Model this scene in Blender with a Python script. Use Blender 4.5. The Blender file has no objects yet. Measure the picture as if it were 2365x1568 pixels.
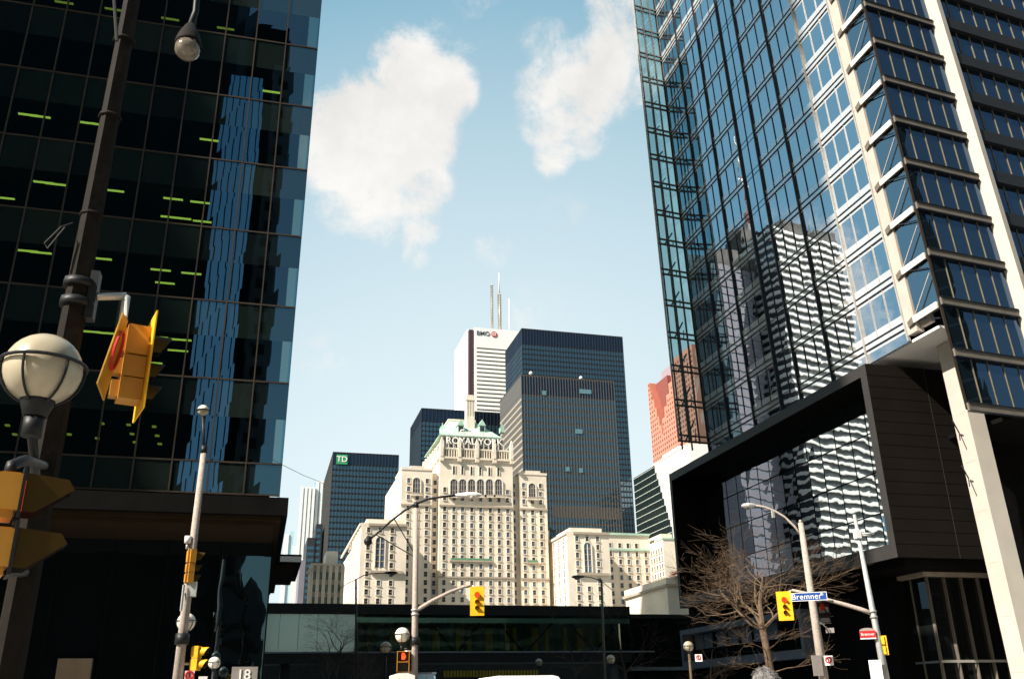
import bpy, bmesh, math, random
from mathutils import Vector, Matrix
random.seed(7)
S = bpy.context.scene
COL = S.collection
R = math.radians

# ------------------------------------------------------------------ camera
FPX, PCX, PCY = 2100.0, 1182.5, 784.0            # the photograph measured at 2365 px wide
nn = Vector((-595, -853, -2100)).normalized()     # street axis (+Y) in camera space
uu = Vector((-92, 5234, -2100)); uu = (uu - nn * uu.dot(nn)).normalized()
ee = nn.cross(uu)
RM = Matrix((ee, nn, uu))                         # camera -> world
EYE = Vector((0, 0, 1.6))
cam = bpy.data.objects.new('camera', bpy.data.cameras.new('camera'))
COL.objects.link(cam)
cam.matrix_world = Matrix.Translation(EYE) @ RM.to_4x4()
cam.data.sensor_width = 36; cam.data.lens = 36 * FPX / 2365
cam.data.clip_start = 0.1; cam.data.clip_end = 6000
S.camera = cam

def ray(x, y): return (RM @ Vector((x - PCX, PCY - y, -FPX))).normalized()
def at(x, y, Y): d = ray(x, y); return EYE + d * (Y / d.y)                     # point on the plane y = Y
def atX(x, y, X): d = ray(x, y); return EYE + d * (X / d.x)
def atZ(x, y, Z): d = ray(x, y); return EYE + d * ((Z - 1.6) / d.z)
def atR(x, y, D): d = ray(x, y); return EYE + d * (D / math.hypot(d.x, d.y))  # at a ground distance
def taz(x, y): d = ray(x, y); return d.x / d.y
def inview(p, m=0):
    q = RM.transposed() @ (Vector(p) - EYE)
    if q.z > -0.1: return False
    x = PCX + q.x / -q.z * FPX; y = PCY - q.y / -q.z * FPX
    return -m < x < 2365 + m and -m < y < 1568 + m

# ------------------------------------------------------------------ materials
def nt(name):
    m = bpy.data.materials.new(name); m.use_nodes = True
    t = m.node_tree; t.nodes.clear()
    return m, t, t.nodes.new('ShaderNodeOutputMaterial')
def mat(name, c, rough=.7, metal=0., var=.15, scale=1.5, bump=0., spec=.3, stretch=(1, 1, 1), emit=None):
    m, t, o = nt(name)
    b = t.nodes.new('ShaderNodeBsdfPrincipled')
    b.inputs['Roughness'].default_value = rough; b.inputs['Metallic'].default_value = metal
    b.inputs['Specular IOR Level'].default_value = spec
    tc = t.nodes.new('ShaderNodeTexCoord'); mp = t.nodes.new('ShaderNodeMapping')
    mp.inputs['Scale'].default_value = stretch
    t.links.new(tc.outputs['Object'], mp.inputs['Vector'])
    n = t.nodes.new('ShaderNodeTexNoise'); n.inputs['Scale'].default_value = scale; n.inputs['Detail'].default_value = 6
    t.links.new(mp.outputs[0], n.inputs['Vector'])
    r = t.nodes.new('ShaderNodeMapRange')
    r.inputs['From Min'].default_value = .3; r.inputs['From Max'].default_value = .7
    r.inputs['To Min'].default_value = 1 - var; r.inputs['To Max'].default_value = 1 + var
    t.links.new(n.outputs['Fac'], r.inputs['Value'])
    mx = t.nodes.new('ShaderNodeVectorMath'); mx.operation = 'SCALE'
    mx.inputs[0].default_value = c[:3]
    t.links.new(r.outputs[0], mx.inputs['Scale']); t.links.new(mx.outputs[0], b.inputs['Base Color'])
    if bump:
        bp = t.nodes.new('ShaderNodeBump'); bp.inputs['Distance'].default_value = bump
        t.links.new(n.outputs['Fac'], bp.inputs['Height']); t.links.new(bp.outputs[0], b.inputs['Normal'])
    if emit:
        b.inputs['Emission Color'].default_value = (*emit[:3], 1); b.inputs['Emission Strength'].default_value = emit[3]
    t.links.new(b.outputs[0], o.inputs[0])
    return m
def glass(name, tint, base, refl, wscale=.6, wdist=.0015, transp=False, rough=.0, white=0., stretch=(1, 1, 1)):
    """architectural glass: mirror coat over a dark body or a tinted see-through body, surface gently wavy"""
    m, t, o = nt(name)
    g = t.nodes.new('ShaderNodeBsdfGlossy'); g.inputs['Color'].default_value = (*tint, 1); g.inputs['Roughness'].default_value = rough
    if transp:
        b = t.nodes.new('ShaderNodeBsdfTransparent'); b.inputs['Color'].default_value = (*base, 1)
    else:
        b = t.nodes.new('ShaderNodeBsdfDiffuse'); b.inputs['Color'].default_value = (*base, 1)
    tc = t.nodes.new('ShaderNodeTexCoord'); mp = t.nodes.new('ShaderNodeMapping'); mp.inputs['Scale'].default_value = stretch
    n = t.nodes.new('ShaderNodeTexNoise'); n.inputs['Scale'].default_value = wscale; n.inputs['Detail'].default_value = 1.5
    t.links.new(tc.outputs['Object'], mp.inputs['Vector']); t.links.new(mp.outputs[0], n.inputs['Vector'])
    bp = t.nodes.new('ShaderNodeBump'); bp.inputs['Distance'].default_value = wdist
    t.links.new(n.outputs['Fac'], bp.inputs['Height']); t.links.new(bp.outputs[0], g.inputs['Normal'])
    f = t.nodes.new('ShaderNodeFresnel'); f.inputs['IOR'].default_value = 1.45
    ma = t.nodes.new('ShaderNodeMath'); ma.operation = 'MULTIPLY_ADD'
    ma.inputs[1].default_value = 1 - refl; ma.inputs[2].default_value = refl
    t.links.new(f.outputs[0], ma.inputs[0])
    x = t.nodes.new('ShaderNodeMixShader')
    t.links.new(ma.outputs[0], x.inputs[0]); t.links.new(b.outputs[0], x.inputs[1]); t.links.new(g.outputs[0], x.inputs[2])
    t.links.new(x.outputs[0], o.inputs[0])
    return m
def glow(name, c, s):
    m, t, o = nt(name); e = t.nodes.new('ShaderNodeEmission')
    e.inputs[0].default_value = (*c, 1); e.inputs[1].default_value = s
    t.links.new(e.outputs[0], o.inputs[0]); return m

M = dict(
 asphalt=mat('asphalt', (.05, .05, .052), .9, var=.3, scale=3, bump=.01),
 concrete=mat('concrete', (.33, .31, .28), .85, var=.2, scale=2, bump=.004),
 kerb=mat('kerb', (.4, .38, .35), .85),
 paint=mat('road_paint', (.75, .75, .72), .7, var=.25, scale=6),
 earth=mat('earth', (.16, .15, .13), .95),
 lglass=glass('left_glass', (.42, .76, 1.0), (.13, .2, .19), .15, .5, .0012, True),
 lspan=glass('left_spandrel_glass', (.42, .76, 1.0), (.007, .012, .0105), .15, .5, .0012),
 lsky=glass('left_lobby_glass', (.5, .78, 1.0), (.003, .004, .004), .10, .28, .05),
 bronze=mat('bronze_mullion', (.055, .040, .03), .5, .5),
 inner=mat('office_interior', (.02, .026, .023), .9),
 slab=mat('office_slab', (.04, .045, .04), .9),
 lspan2=glass('left_spandrel_glass_dark', (.42, .76, 1.0), (.004, .007, .007), .14, .5, .0014), lspan3=glass('left_spandrel_blind', (.42, .76, 1.0), (.012, .017, .014), .15, .5, .001),
 tube=glow('office_light', (.78, .9, .12), 1.25),
 tubed=glow('office_light_dim', (.75, .8, .1), .5),
 black=mat('black_cladding', (.004, .0036, .0034), .8, var=.3, spec=.06),
 soffit=mat('brown_soffit', (.022, .014, .007), .8, spec=.1),
 stonepanel=mat('stone_panel', (.22, .16, .11), .8),
 wglass=glass('tower_glass', (.86, .93, 1.0), (.015, .022, .03), .70, .5, .0024),
 wspan=glass('tower_spandrel_glass', (.82, .9, 1.0), (.70, .67, .62), .50, .55, .0022),
 wmull=mat('dark_mullion', (.02, .022, .03), .35, .3),
 lmull=mat('light_mullion', (.42, .39, .36), .45, .2),
 goldmull=mat('gold_mullion', (.20, .16, .10), .5, .3),
 pier=mat('beige_pier', (.44, .39, .34), .6, var=.08, scale=.7),
 whitep=mat('white_metal_panel', (.62, .58, .53), .5, var=.05),
 teal=glass('wing_glass', (.55, .85, .9), (.40, .60, .62), .13, .6, .002, True),
 clear=glass('fin_glass', (.8, .9, 1), (.70, .76, .80), .42, .6, .0015, True),
 wingrail=mat('wing_rail', (.10, .10, .095), .5, .3),
 sglass=glass('south_glass', (.42, .6, .9), (.006, .012, .017), .17, .5, .004),
 rail=mat('brown_grey_rail', (.17, .145, .12), .55, .2),
 sband=mat('dark_band', (.018, .018, .02), .5),
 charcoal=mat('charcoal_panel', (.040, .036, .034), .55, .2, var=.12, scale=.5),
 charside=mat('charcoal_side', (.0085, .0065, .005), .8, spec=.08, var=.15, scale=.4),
 screen=glass('podium_glass', (.80, .88, .95), (.008, .012, .016), .62, .42, .0075),
 bluegrey=mat('blue_grey_frame', (.17, .19, .23), .5, .2),
 lobby=glass('lobby_glass', (.5, .55, .6), (.008, .009, .009), .06, .6, .004),
 column=mat('white_column', (.45, .41, .36), .6, var=.07, scale=.5, bump=.003),
 cream=mat('cream_limestone', (.70, .615, .51), .85, var=.16, scale=.09, bump=.02),
 creamtrim=mat('cream_trim', (.68, .60, .50), .85, var=.1, scale=.4),
 ledge=mat('stone_ledge', (.36, .30, .24), .85),
 copper=mat('green_copper', (.36, .52, .42), .7, var=.15, scale=.15),
 copperd=mat('green_copper_rail', (.10, .24, .14), .7),
 win=mat('hotel_pane', (.035, .035, .045), .12, spec=.6, var=.5, scale=.13),
 winb=mat('hotel_pane_blue', (.07, .10, .15), .12, spec=.6, var=.5, scale=.2),
 winframe=mat('hotel_frame', (.30, .24, .19), .8),
 tdglass=glass('blue_black_glass', (.5, .75, .95), (.020, .052, .080), .11, .3, .003, rough=.05),
 litpane=mat('teal_lit_pane', (.10, .20, .24), .3),
 tdmech=glass('navy_louvre', (.4, .6, .9), (.006, .011, .022), .05, .3, .003, rough=.1),
 tdsteel=mat('black_steel', (.030, .033, .04), .5, .2),
 tdbronze=mat('bronze_steel', (.10, .092, .085), .5, .2),
 tdband=mat('lit_bronze_band', (.30, .26, .21), .6),  # bronze paled, sunlight on the west face put into the colour
 marble=mat('white_marble', (.85, .84, .82), .6, var=.04, scale=.05),
 bmodark=mat('dark_window_band', (.05, .05, .055), .3),
 bmonotch=mat('dark_plum_notch', (.06, .035, .045), .5),
 bmogrey=mat('grey_window_line', (.45, .46, .48), .5), bmoletter=mat('slate_letter', (.14, .16, .20), .5),
 red=mat('coral_granite', (.52, .20, .14), .7, var=.1, scale=.1),
 redd=mat('dark_red_recess', (.20, .06, .05), .7),
 lav=mat('lavender_glass', (.30, .23, .26), .5),
 redwin=mat('granite_window', (.13, .05, .045), .3),
 sashglass=glass('dark_bank_glass', (.6, .8, .8), (.010, .016, .016), .10, .3, .002, rough=.05),
 floorline=mat('pale_floor_line', (.42, .46, .44), .6),
 whitewall=mat('white_wall', (.82, .78, .74), .8, var=.04),
 oldstone=mat('weathered_stone', (.36, .32, .26), .9, var=.25, scale=.15),
 greenpane=mat('green_pane', (.04, .09, .08), .2),
 condo=mat('white_condo_pier', (.75, .74, .74), .7),
 condoglass=mat('pale_blue_glass', (.34, .50, .62), .2, spec=.6),
 paletower=mat('pale_teal_glass', (.42, .60, .66), .25),
 brownroof=mat('brown_penthouse', (.20, .12, .09), .8),
 bglass=glass('bridge_glass', (.6, .8, .8), (.78, .88, .82), .04, .5, .004, True),
 bpale=glass('pale_bridge_glass', (.85, .96, .95), (.50, .60, .57), .30, .5, .006, rough=.22),  # pale body colour stands in for reflected sky
 bbeam=mat('bridge_beam', (.016, .015, .014), .6),
 blind=mat('ochre_blind', (.70, .46, .08), .8, var=.4, scale=.8, stretch=(3, 1, .3)),
 bback=mat('bridge_back', (.17, .22, .19), .8, var=.4, scale=.4, stretch=(3, 1, .3)),
 brail=mat('bridge_rail', (.24, .26, .27), .5),
 viaduct=mat('shaded_concrete', (.035, .032, .028), .95, var=.3),  # concrete darkened, the shadow under the bridge put into its colour
 yellowdull=mat('dull_yellow', (.30, .20, .02), .7),
 pole=mat('concrete_pole', (.36, .30, .26), .8, var=.22, scale=14, bump=.002),
 poled=mat('dark_pole', (.009, .0065, .0048), .8, var=.3, scale=8, bump=.004, spec=.15),
 metal=mat('galvanised', (.50, .50, .48), .45, .4, var=.12, scale=5),
 dmetal=mat('black_iron', (.015, .016, .018), .5, .2),
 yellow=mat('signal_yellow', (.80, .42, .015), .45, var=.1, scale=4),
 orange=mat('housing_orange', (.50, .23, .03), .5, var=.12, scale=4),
 visor=mat('visor_yellow_shaded', (.05, .028, .003), .6, spec=.15),  # signal yellow darkened, shade on the visor sides put into the colour
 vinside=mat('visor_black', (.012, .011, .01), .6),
 redlit=glow('red_lamp', (1.0, .06, .02), .75),
 redface=glow('hand_lamp', (1.0, .06, .015), 1.5),
 reddim=glow('dim_hand_lamp', (.6, .04, .01), .10),
 lensoff=mat('unlit_lens', (.22, .10, .03), .25, spec=.5),
 lensg=mat('unlit_green_lens', (.10, .07, .03), .25, spec=.5),
 globe=mat('opal_globe', (.78, .72, .60), .25, var=.05, spec=.5),
 globeb=mat('smoky_opal_globe', (.42, .36, .26), .22, var=.2, scale=3, spec=.5),
 lens=mat('lamp_refractor', (.16, .13, .10), .15, spec=.7, var=.3, scale=9),
 signblue=mat('sign_blue', (.012, .06, .26), .45),
 signwhite=mat('sign_white', (.82, .80, .76), .5, var=.05),
 signred=mat('sign_red', (.55, .015, .02), .5),
 signgrey=mat('sign_grey', (.26, .23, .21), .6),
 signbrown=mat('plate_ochre', (.55, .28, .03), .55, var=.3, scale=5),
 tdgreen=mat('sign_green', (.04, .30, .13), .5),
 bark=mat('bark', (.11, .072, .045), .9, var=.3, scale=9, bump=.01),
 barkd=mat('dark_bark', (.09, .06, .045), .9, var=.3, scale=9),
 van=mat('van_white', (.85, .84, .82), .3, spec=.5, var=.02),
 tyre=mat('tyre', (.02, .02, .02), .8), carglass=mat('car_glass', (.02, .025, .03), .1, spec=.6),
 taillight=mat('tail_light', (.4, .01, .01), .3),
 hair=mat('grey_hair', (.17, .16, .155), .7, var=.5, scale=28, bump=.01, stretch=(1, 1, .4)),
 skin=mat('skin', (.45, .26, .19), .6, var=.05), coat=mat('dark_coat', (.03, .03, .04), .9), trousers=mat('dark_trousers', (.02, .022, .03), .9),
 stripew=mat('white_balcony', (.92, .90, .87), .7, var=.04), striped=mat('dark_recess', (.045, .052, .062), .3, spec=.5),
 purple=mat('mauve_wall', (.19, .18, .22), .7, var=.12, scale=.1), purplew=mat('slate_window', (.20, .22, .28), .25),
 mech=mat('roof_plant', (.10, .09, .085), .8, var=.6, scale=.25),
 refdark=mat('dark_glass_block', (.008, .010, .010), .5, spec=.2),
 refblue=glass('blue_glass_block', (.55, .8, 1.0), (.02, .06, .10), .75, .05, .05), refold=mat('old_grey_block', (.13, .125, .12), .8, var=.3, scale=.1),
 mast=mat('red_white_mast', (.5, .12, .08), .7),
 cable=mat('cable', (.02, .02, .02), .7),
)

# ------------------------------------------------------------------ mesh building
class MB:
    def __init__(s): s.v = []; s.f = []; s.m = []; s.sm = []; s.mats = []
    def mi(s, k):
        if k not in s.mats: s.mats.append(k)
        return s.mats.index(k)
    def face(s, pts, k, smooth=False):
        b = len(s.v); s.v += [tuple(p) for p in pts]; s.f.append(tuple(range(b, b + len(pts)))); s.m.append(s.mi(k)); s.sm.append(smooth)
    def hexa(s, p, k):            # 8 corners: bottom 4 then top 4
        b = len(s.v); s.v += [tuple(q) for q in p]; i = s.mi(k)
        for f in ((3, 2, 1, 0), (4, 5, 6, 7), (0, 1, 5, 4), (1, 2, 6, 5), (2, 3, 7, 6), (3, 0, 4, 7)):
            s.f.append(tuple(b + j for j in f)); s.m.append(i); s.sm.append(False)
    def box(s, x0, x1, y0, y1, z0, z1, k):
        s.hexa([(x0, y0, z0), (x1, y0, z0), (x1, y1, z0), (x0, y1, z0), (x0, y0, z1), (x1, y0, z1), (x1, y1, z1), (x0, y1, z1)], k)
    def obox(s, c, u, v, w, k):   # centre and three half vectors
        c, u, v, w = map(Vector, (c, u, v, w))
        s.hexa([c - u - v - w, c + u - v - w, c + u + v - w, c - u + v - w, c - u - v + w, c + u - v + w, c + u + v + w, c - u + v + w], k)
    def beam(s, p, q, a, b, k, side=None):
        p, q = Vector(p), Vector(q); d = (q - p).normalized()
        side = Vector(side) if side else (d.cross(Vector((0, 0, 1))) if abs(d.z) < .95 else Vector((1, 0, 0)))
        side = (side - d * side.dot(d)).normalized(); up = side.cross(d)
        s.obox((p + q) / 2, (q - p) / 2, side * a / 2, up * b / 2, k)
    def tube(s, pts, rad, k, n=10, cap=True, angs=None, smooth=None):
        if angs: n = len(angs)
        angs = [R(q) for q in angs] if angs else [2 * math.pi * q / n for q in range(n)]
        smooth = n > 6 if smooth is None else smooth
        pts = [Vector(p) for p in pts]; i = s.mi(k); rings = []
        if not hasattr(rad, '__len__'): rad = [rad] * len(pts)
        ref = None
        for j, p in enumerate(pts):
            d = (pts[min(j + 1, len(pts) - 1)] - pts[max(j - 1, 0)]).normalized()
            if ref is None: ref = Vector((1, 0, 0)) if abs(d.x) < .8 else Vector((0, 1, 0))
            a = (ref - d * ref.dot(d)).normalized(); b = d.cross(a); ref = a
            st = len(s.v)
            s.v += [tuple(p + (a * math.cos(t) + b * math.sin(t)) * rad[j]) for t in angs]
            rings.append(st)
        for j in range(len(pts) - 1):
            for q in range(n):
                s.f.append((rings[j] + q, rings[j] + (q + 1) % n, rings[j + 1] + (q + 1) % n, rings[j + 1] + q)); s.m.append(i); s.sm.append(smooth)
        if cap:
            s.f.append(tuple(rings[0] + q for q in reversed(range(n)))); s.m.append(i); s.sm.append(False)
            s.f.append(tuple(rings[-1] + q for q in range(n))); s.m.append(i); s.sm.append(False)
    def ball(s, c, r, k, n=24, r0=-90, r1=90, sq=1.):
        c = Vector(c); i = s.mi(k); rows = max(6, n // 2); b = len(s.v)
        for a in range(rows + 1):
            t = R(r0 + (r1 - r0) * a / rows)
            for q in range(n):
                u = 2 * math.pi * q / n
                s.v.append((c.x + r * math.cos(t) * math.cos(u), c.y + r * math.cos(t) * math.sin(u), c.z + r * sq * math.sin(t)))
        for a in range(rows):
            for q in range(n):
                s.f.append((b + a * n + q, b + a * n + (q + 1) % n, b + (a + 1) * n + (q + 1) % n, b + (a + 1) * n + q)); s.m.append(i); s.sm.append(True)
    def prism(s, pts, off, k):    # planar outline extruded by a vector
        off = Vector(off); pts = [Vector(p) for p in pts]; n = len(pts); b = len(s.v); i = s.mi(k)
        s.v += [tuple(p) for p in pts] + [tuple(p + off) for p in pts]
        s.f.append(tuple(reversed(range(b, b + n)))); s.f.append(tuple(range(b + n, b + 2 * n))); s.m += [i, i]; s.sm += [False, False]
        for q in range(n):
            s.f.append((b + q, b + (q + 1) % n, b + n + (q + 1) % n, b + n + q)); s.m.append(i); s.sm.append(False)
    def build(s, name, parent=None, kind=None, label=None, fix=True):
        me = bpy.data.meshes.new(name)
        o0 = wloc(parent) if parent else Vector((0, 0, 0))
        me.from_pydata([tuple(Vector(v) - o0) for v in s.v], [], s.f)
        for k in s.mats: me.materials.append(M[k])
        me.polygons.foreach_set('material_index', s.m); me.polygons.foreach_set('use_smooth', s.sm)
        if fix:
            bm = bmesh.new(); bm.from_mesh(me); bmesh.ops.recalc_face_normals(bm, faces=bm.faces); bm.to_mesh(me); bm.free()
        me.update()
        o = bpy.data.objects.new(name, me); COL.objects.link(o)
        if parent: o.parent = parent; o['_w'] = tuple(o0)
        if kind: o['kind'] = kind
        if label: o['label'] = label
        return o
def wloc(o): return Vector(o['_w'])
def thing(name, label, cat, loc, group=None):
    o = bpy.data.objects.new(name, None); COL.objects.link(o); o.location = loc; o['_w'] = tuple(loc)
    o.empty_display_size = .3; o['label'] = label; o['category'] = cat
    if group: o['group'] = group
    return o
def struct(name, m): return m.build(name, None, 'structure')
def place_part(src, parent, loc, scale=None):      # a copy of a part that shares its mesh
    c = src.copy(); COL.objects.link(c); c.parent = parent; c.location = Vector(loc) - wloc(parent)
    if scale: c.scale = scale
    return c
def lettering(txt, parent, origin, xdir, ydir, size, k, ext=.01, align='CENTER', shear=0, name='lettering', fatten=0., space=1.):
    c = bpy.data.curves.new(name, 'FONT'); c.body = txt; c.size = size; c.extrude = ext; c.align_x = align; c.align_y = 'CENTER'; c.shear = shear; c.offset = fatten; c.space_character = space
    o = bpy.data.objects.new(name, c); COL.objects.link(o); c.materials.append(M[k])
    x = Vector(xdir).normalized(); y = Vector(ydir); y = (y - x * y.dot(x)).normalized(); z = x.cross(y)
    mw = Matrix((x, y, z)).transposed().to_4x4(); mw.translation = Vector(origin) - wloc(parent)
    me = bpy.data.meshes.new_from_object(o); bpy.data.objects.remove(o); o = bpy.data.objects.new(name, me); COL.objects.link(o)
    o.parent = parent; o.matrix_local = mw; o['_w'] = tuple(wloc(parent))
    return o
def lerp(a, b, t): return a + (b - a) * t
V = Vector

# ------------------------------------------------------------------ light and sky
SUNH = V((-.935, -.355, 0)).normalized(); ELEV = 41
sl = bpy.data.lights.new('sun', 'SUN'); sl.energy = 5.0; sl.angle = R(.55); sl.color = (1, .93, .82)
so = bpy.data.objects.new('sun', sl); COL.objects.link(so)
sd = SUNH * math.cos(R(ELEV)) + V((0, 0, math.sin(R(ELEV))))
so.rotation_euler = sd.to_track_quat('Z', 'Y').to_euler(); so.location = sd * 300
w = bpy.data.worlds.new('World'); S.world = w; w.use_nodes = True
t = w.node_tree; t.nodes.clear()
wo = t.nodes.new('ShaderNodeOutputWorld'); bg = t.nodes.new('ShaderNodeBackground')
sk = t.nodes.new('ShaderNodeTexSky'); sk.sky_type = 'NISHITA'; sk.sun_disc = False
sk.sun_elevation = R(ELEV); sk.sun_rotation = math.atan2(SUNH.x, SUNH.y)
sk.air_density = 1.0; sk.dust_density = 1.6; sk.ozone_density = 1.0
SKY = .055
bg.inputs['Strength'].default_value = SKY
tc = t.nodes.new('ShaderNodeTexCoord')
def math_(op, a, b=None, c=None, clamp=False):
    n = t.nodes.new('ShaderNodeMath'); n.operation = op; n.use_clamp = clamp
    for i, q in enumerate((a, b, c)):
        if q is None: continue
        if isinstance(q, (int, float)): n.inputs[i].default_value = q
        else: t.links.new(q, n.inputs[i])
    return n.outputs[0]
# clouds: soft puffs at fixed directions of the sky, torn up by noise
puffs = [(935, 150, 80, .95), (900, 240, 105, 1), (1010, 210, 80, 1), (1050, 190, 50, .8), (800, 300, 95, 1), (880, 330, 100, 1), (970, 310, 85, 1), (750, 370, 70, .95), (850, 420, 90, 1),
         (960, 430, 75, .95), (790, 480, 60, .7), (870, 510, 60, .75), (965, 520, 50, .9), (960, 590, 32, .75), (1040, 60, 110, .34), (1130, 40, 80, .30), (1010, 110, 70, .3),
         (1240, 210, 55, .6), (1300, 175, 70, .62), (1390, 150, 75, .72), (1260, 280, 60, .72), (1280, 360, 45, .68), (1275, 395, 28, .5), (1420, 90, 60, .6), (1400, 220, 70, .55), (1350, 310, 55, .5), (1470, 170, 80, .75), (1340, 230, 75, .68), (1260, 90, 60, .35), (1430, 10, 70, .8),
         (740, 810, 70, .42), (1140, 575, 45, .34), (1300, 480, 55, .3), (1240, 735, 90, .3), (1700, 150, 220, .6), (1900, -100, 250, .6),
         (-900, 500, 400, .7), (3000, 0, 350, .7)]
acc = None
for (px, py, pr, pw) in puffs:
    d = ray(px, py)
    dp = t.nodes.new('ShaderNodeVectorMath'); dp.operation = 'DOT_PRODUCT'
    t.links.new(tc.outputs['Generated'], dp.inputs[0]); dp.inputs[1].default_value = d
    mr = t.nodes.new('ShaderNodeMapRange'); mr.interpolation_type = 'SMOOTHSTEP'
    q = (PCX - px) ** 2 + (PCY - py) ** 2
    a = 1.5 * pr / (FPX * (1 + q / FPX ** 2) ** .8)
    mr.inputs['From Min'].default_value = math.cos(a); mr.inputs['From Max'].default_value = 1
    mr.inputs['To Max'].default_value = pw
    t.links.new(dp.outputs['Value'], mr.inputs['Value'])
    acc = mr.outputs[0] if acc is None else math_('MAXIMUM', math_('MULTIPLY_ADD', mr.outputs[0], .35, acc), mr.outputs[0])
def noise(scale, detail, rough=.6, dist=0.):
    n = t.nodes.new('ShaderNodeTexNoise'); n.inputs['Scale'].default_value = scale; n.inputs['Detail'].default_value = detail
    n.inputs['Roughness'].default_value = rough; n.inputs['Distortion'].default_value = dist
    t.links.new(tc.outputs['Generated'], n.inputs['Vector']); return n.outputs['Fac']
n1 = noise(8, 14, .70, .5); n2 = noise(34, 10, .75, .3)
edge = math_('ADD', math_('MULTIPLY', math_('SUBTRACT', n1, .5), 3.0), math_('MULTIPLY', math_('SUBTRACT', n2, .5), 1.5))
cm = math_('ADD', acc, math_('MULTIPLY', edge, math_('MINIMUM', math_('MULTIPLY', acc, 2.5), 1)))
mr = t.nodes.new('ShaderNodeMapRange'); mr.interpolation_type = 'SMOOTHSTEP'
mr.inputs['From Min'].default_value = .16; mr.inputs['From Max'].default_value = 1.25; mr.inputs['To Max'].default_value = .95
t.links.new(cm, mr.inputs['Value'])
tone = t.nodes.new('ShaderNodeMapRange'); t.links.new(noise(12, 5), tone.inputs['Value'])
tone.inputs['From Min'].default_value = .3; tone.inputs['From Max'].default_value = .7; tone.inputs['To Min'].default_value = .80; tone.inputs['To Max'].default_value = 1.0
cc = t.nodes.new('ShaderNodeVectorMath'); cc.operation = 'SCALE'
CL = .50 / SKY
cc.inputs[0].default_value = (CL * 1.0, CL * .97, CL * .93); t.links.new(tone.outputs[0], cc.inputs['Scale'])
tint = t.nodes.new('ShaderNodeVectorMath'); tint.operation = 'MULTIPLY'; tint.inputs[1].default_value = (1.15, 1.24, 1.0)
t.links.new(sk.outputs[0], tint.inputs[0])
prev = tint.outputs[0]
for (px, py, c0, c1, wt, colr) in ((1180, 900, math.cos(R(85)), .74, .92, (.100, .222, .300)), (1150, 1750, .66, .985, .97, (.43, .485, .50))):
    d = ray(px, py); dp = t.nodes.new('ShaderNodeVectorMath'); dp.operation = 'DOT_PRODUCT'
    t.links.new(tc.outputs['Generated'], dp.inputs[0]); dp.inputs[1].default_value = d
    vm = t.nodes.new('ShaderNodeMapRange')
    vm.inputs['From Min'].default_value = c0; vm.inputs['From Max'].default_value = c1; vm.inputs['To Max'].default_value = wt
    t.links.new(dp.outputs['Value'], vm.inputs['Value'])
    vmx = t.nodes.new('ShaderNodeMix'); vmx.data_type = 'RGBA'
    t.links.new(vm.outputs[0], vmx.inputs['Factor']); t.links.new(prev, vmx.inputs['A']); vmx.inputs['B'].default_value = (*[q / SKY for q in colr], 1)
    prev = vmx.outputs['Result']
mx = t.nodes.new('ShaderNodeMix'); mx.data_type = 'RGBA'
t.links.new(mr.outputs[0], mx.inputs['Factor']); t.links.new(prev, mx.inputs['A']); t.links.new(cc.outputs[0], mx.inputs['B'])
t.links.new(mx.outputs['Result'], bg.inputs['Color']); t.links.new(bg.outputs[0], wo.inputs[0])
S.view_settings.view_transform = 'Standard'; S.view_settings.look = 'None'; S.view_settings.gamma = 1
S.view_settings.exposure = 1.05
S.render.engine = 'CYCLES'
S.cycles.max_bounces = 10; S.cycles.transparent_max_bounces = 16; S.cycles.glossy_bounces = 6; S.cycles.diffuse_bounces = 4
S.cycles.caustics_reflective = False; S.cycles.caustics_refractive = False
S.cycles.use_denoising = True

# ------------------------------------------------------------------ ground, roads, pavements
g = MB(); g.face([(-2500, -2500, -.18), (2500, -2500, -.18), (2500, 3500, -.18), (-2500, 3500, -.18)], 'earth'); struct('ground', g)
g = MB(); g.face([(6.5, -400, -.14), (19.5, -400, -.14), (19.5, 900, -.14), (6.5, 900, -.14)], 'asphalt'); struct('road', g)
g = MB()
g.face([(-400, 12, -.144), (6.5, 12, -.144), (6.5, 28, -.144), (-400, 28, -.144)], 'asphalt')
g.face([(19.5, 12, -.144), (400, 12, -.144), (400, 28, -.144), (19.5, 28, -.144)], 'asphalt'); struct('cross_road', g)
g = MB()
for k in range(-8, 40):
    y = k * 9
    if y + 3 < 10 or y > 30: g.face([(12.93, y, -.136), (13.07, y, -.136), (13.07, y + 3, -.136), (12.93, y + 3, -.136)], 'paint')
for k in range(12):
    x = 7 + k * 1.05
    for y0 in (8.5, 29): g.face([(x, y0, -.136), (x + .5, y0, -.136), (x + .5, y0 + 2.6, -.136), (x, y0 + 2.6, -.136)], 'paint')
struct('road_marking', g)
for (x0, x1, y0, y1) in ((-300, 6.5, -300, 12), (-300, 6.5, 28, 600), (19.5, 300, -300, 12), (19.5, 300, 28, 600)):
    g = MB(); g.box(x0 + .2, x1 - .2, y0 + .2, y1 - .2, -.17, 0, 'concrete')
    for a in ((x0, x0 + .2, y0, y1), (x1 - .2, x1, y0, y1), (x0 + .2, x1 - .2, y0, y0 + .2), (x0 + .2, x1 - .2, y1 - .2, y1)):
        g.box(*a, -.17, .004, 'kerb')
    struct('pavement', g)

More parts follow.
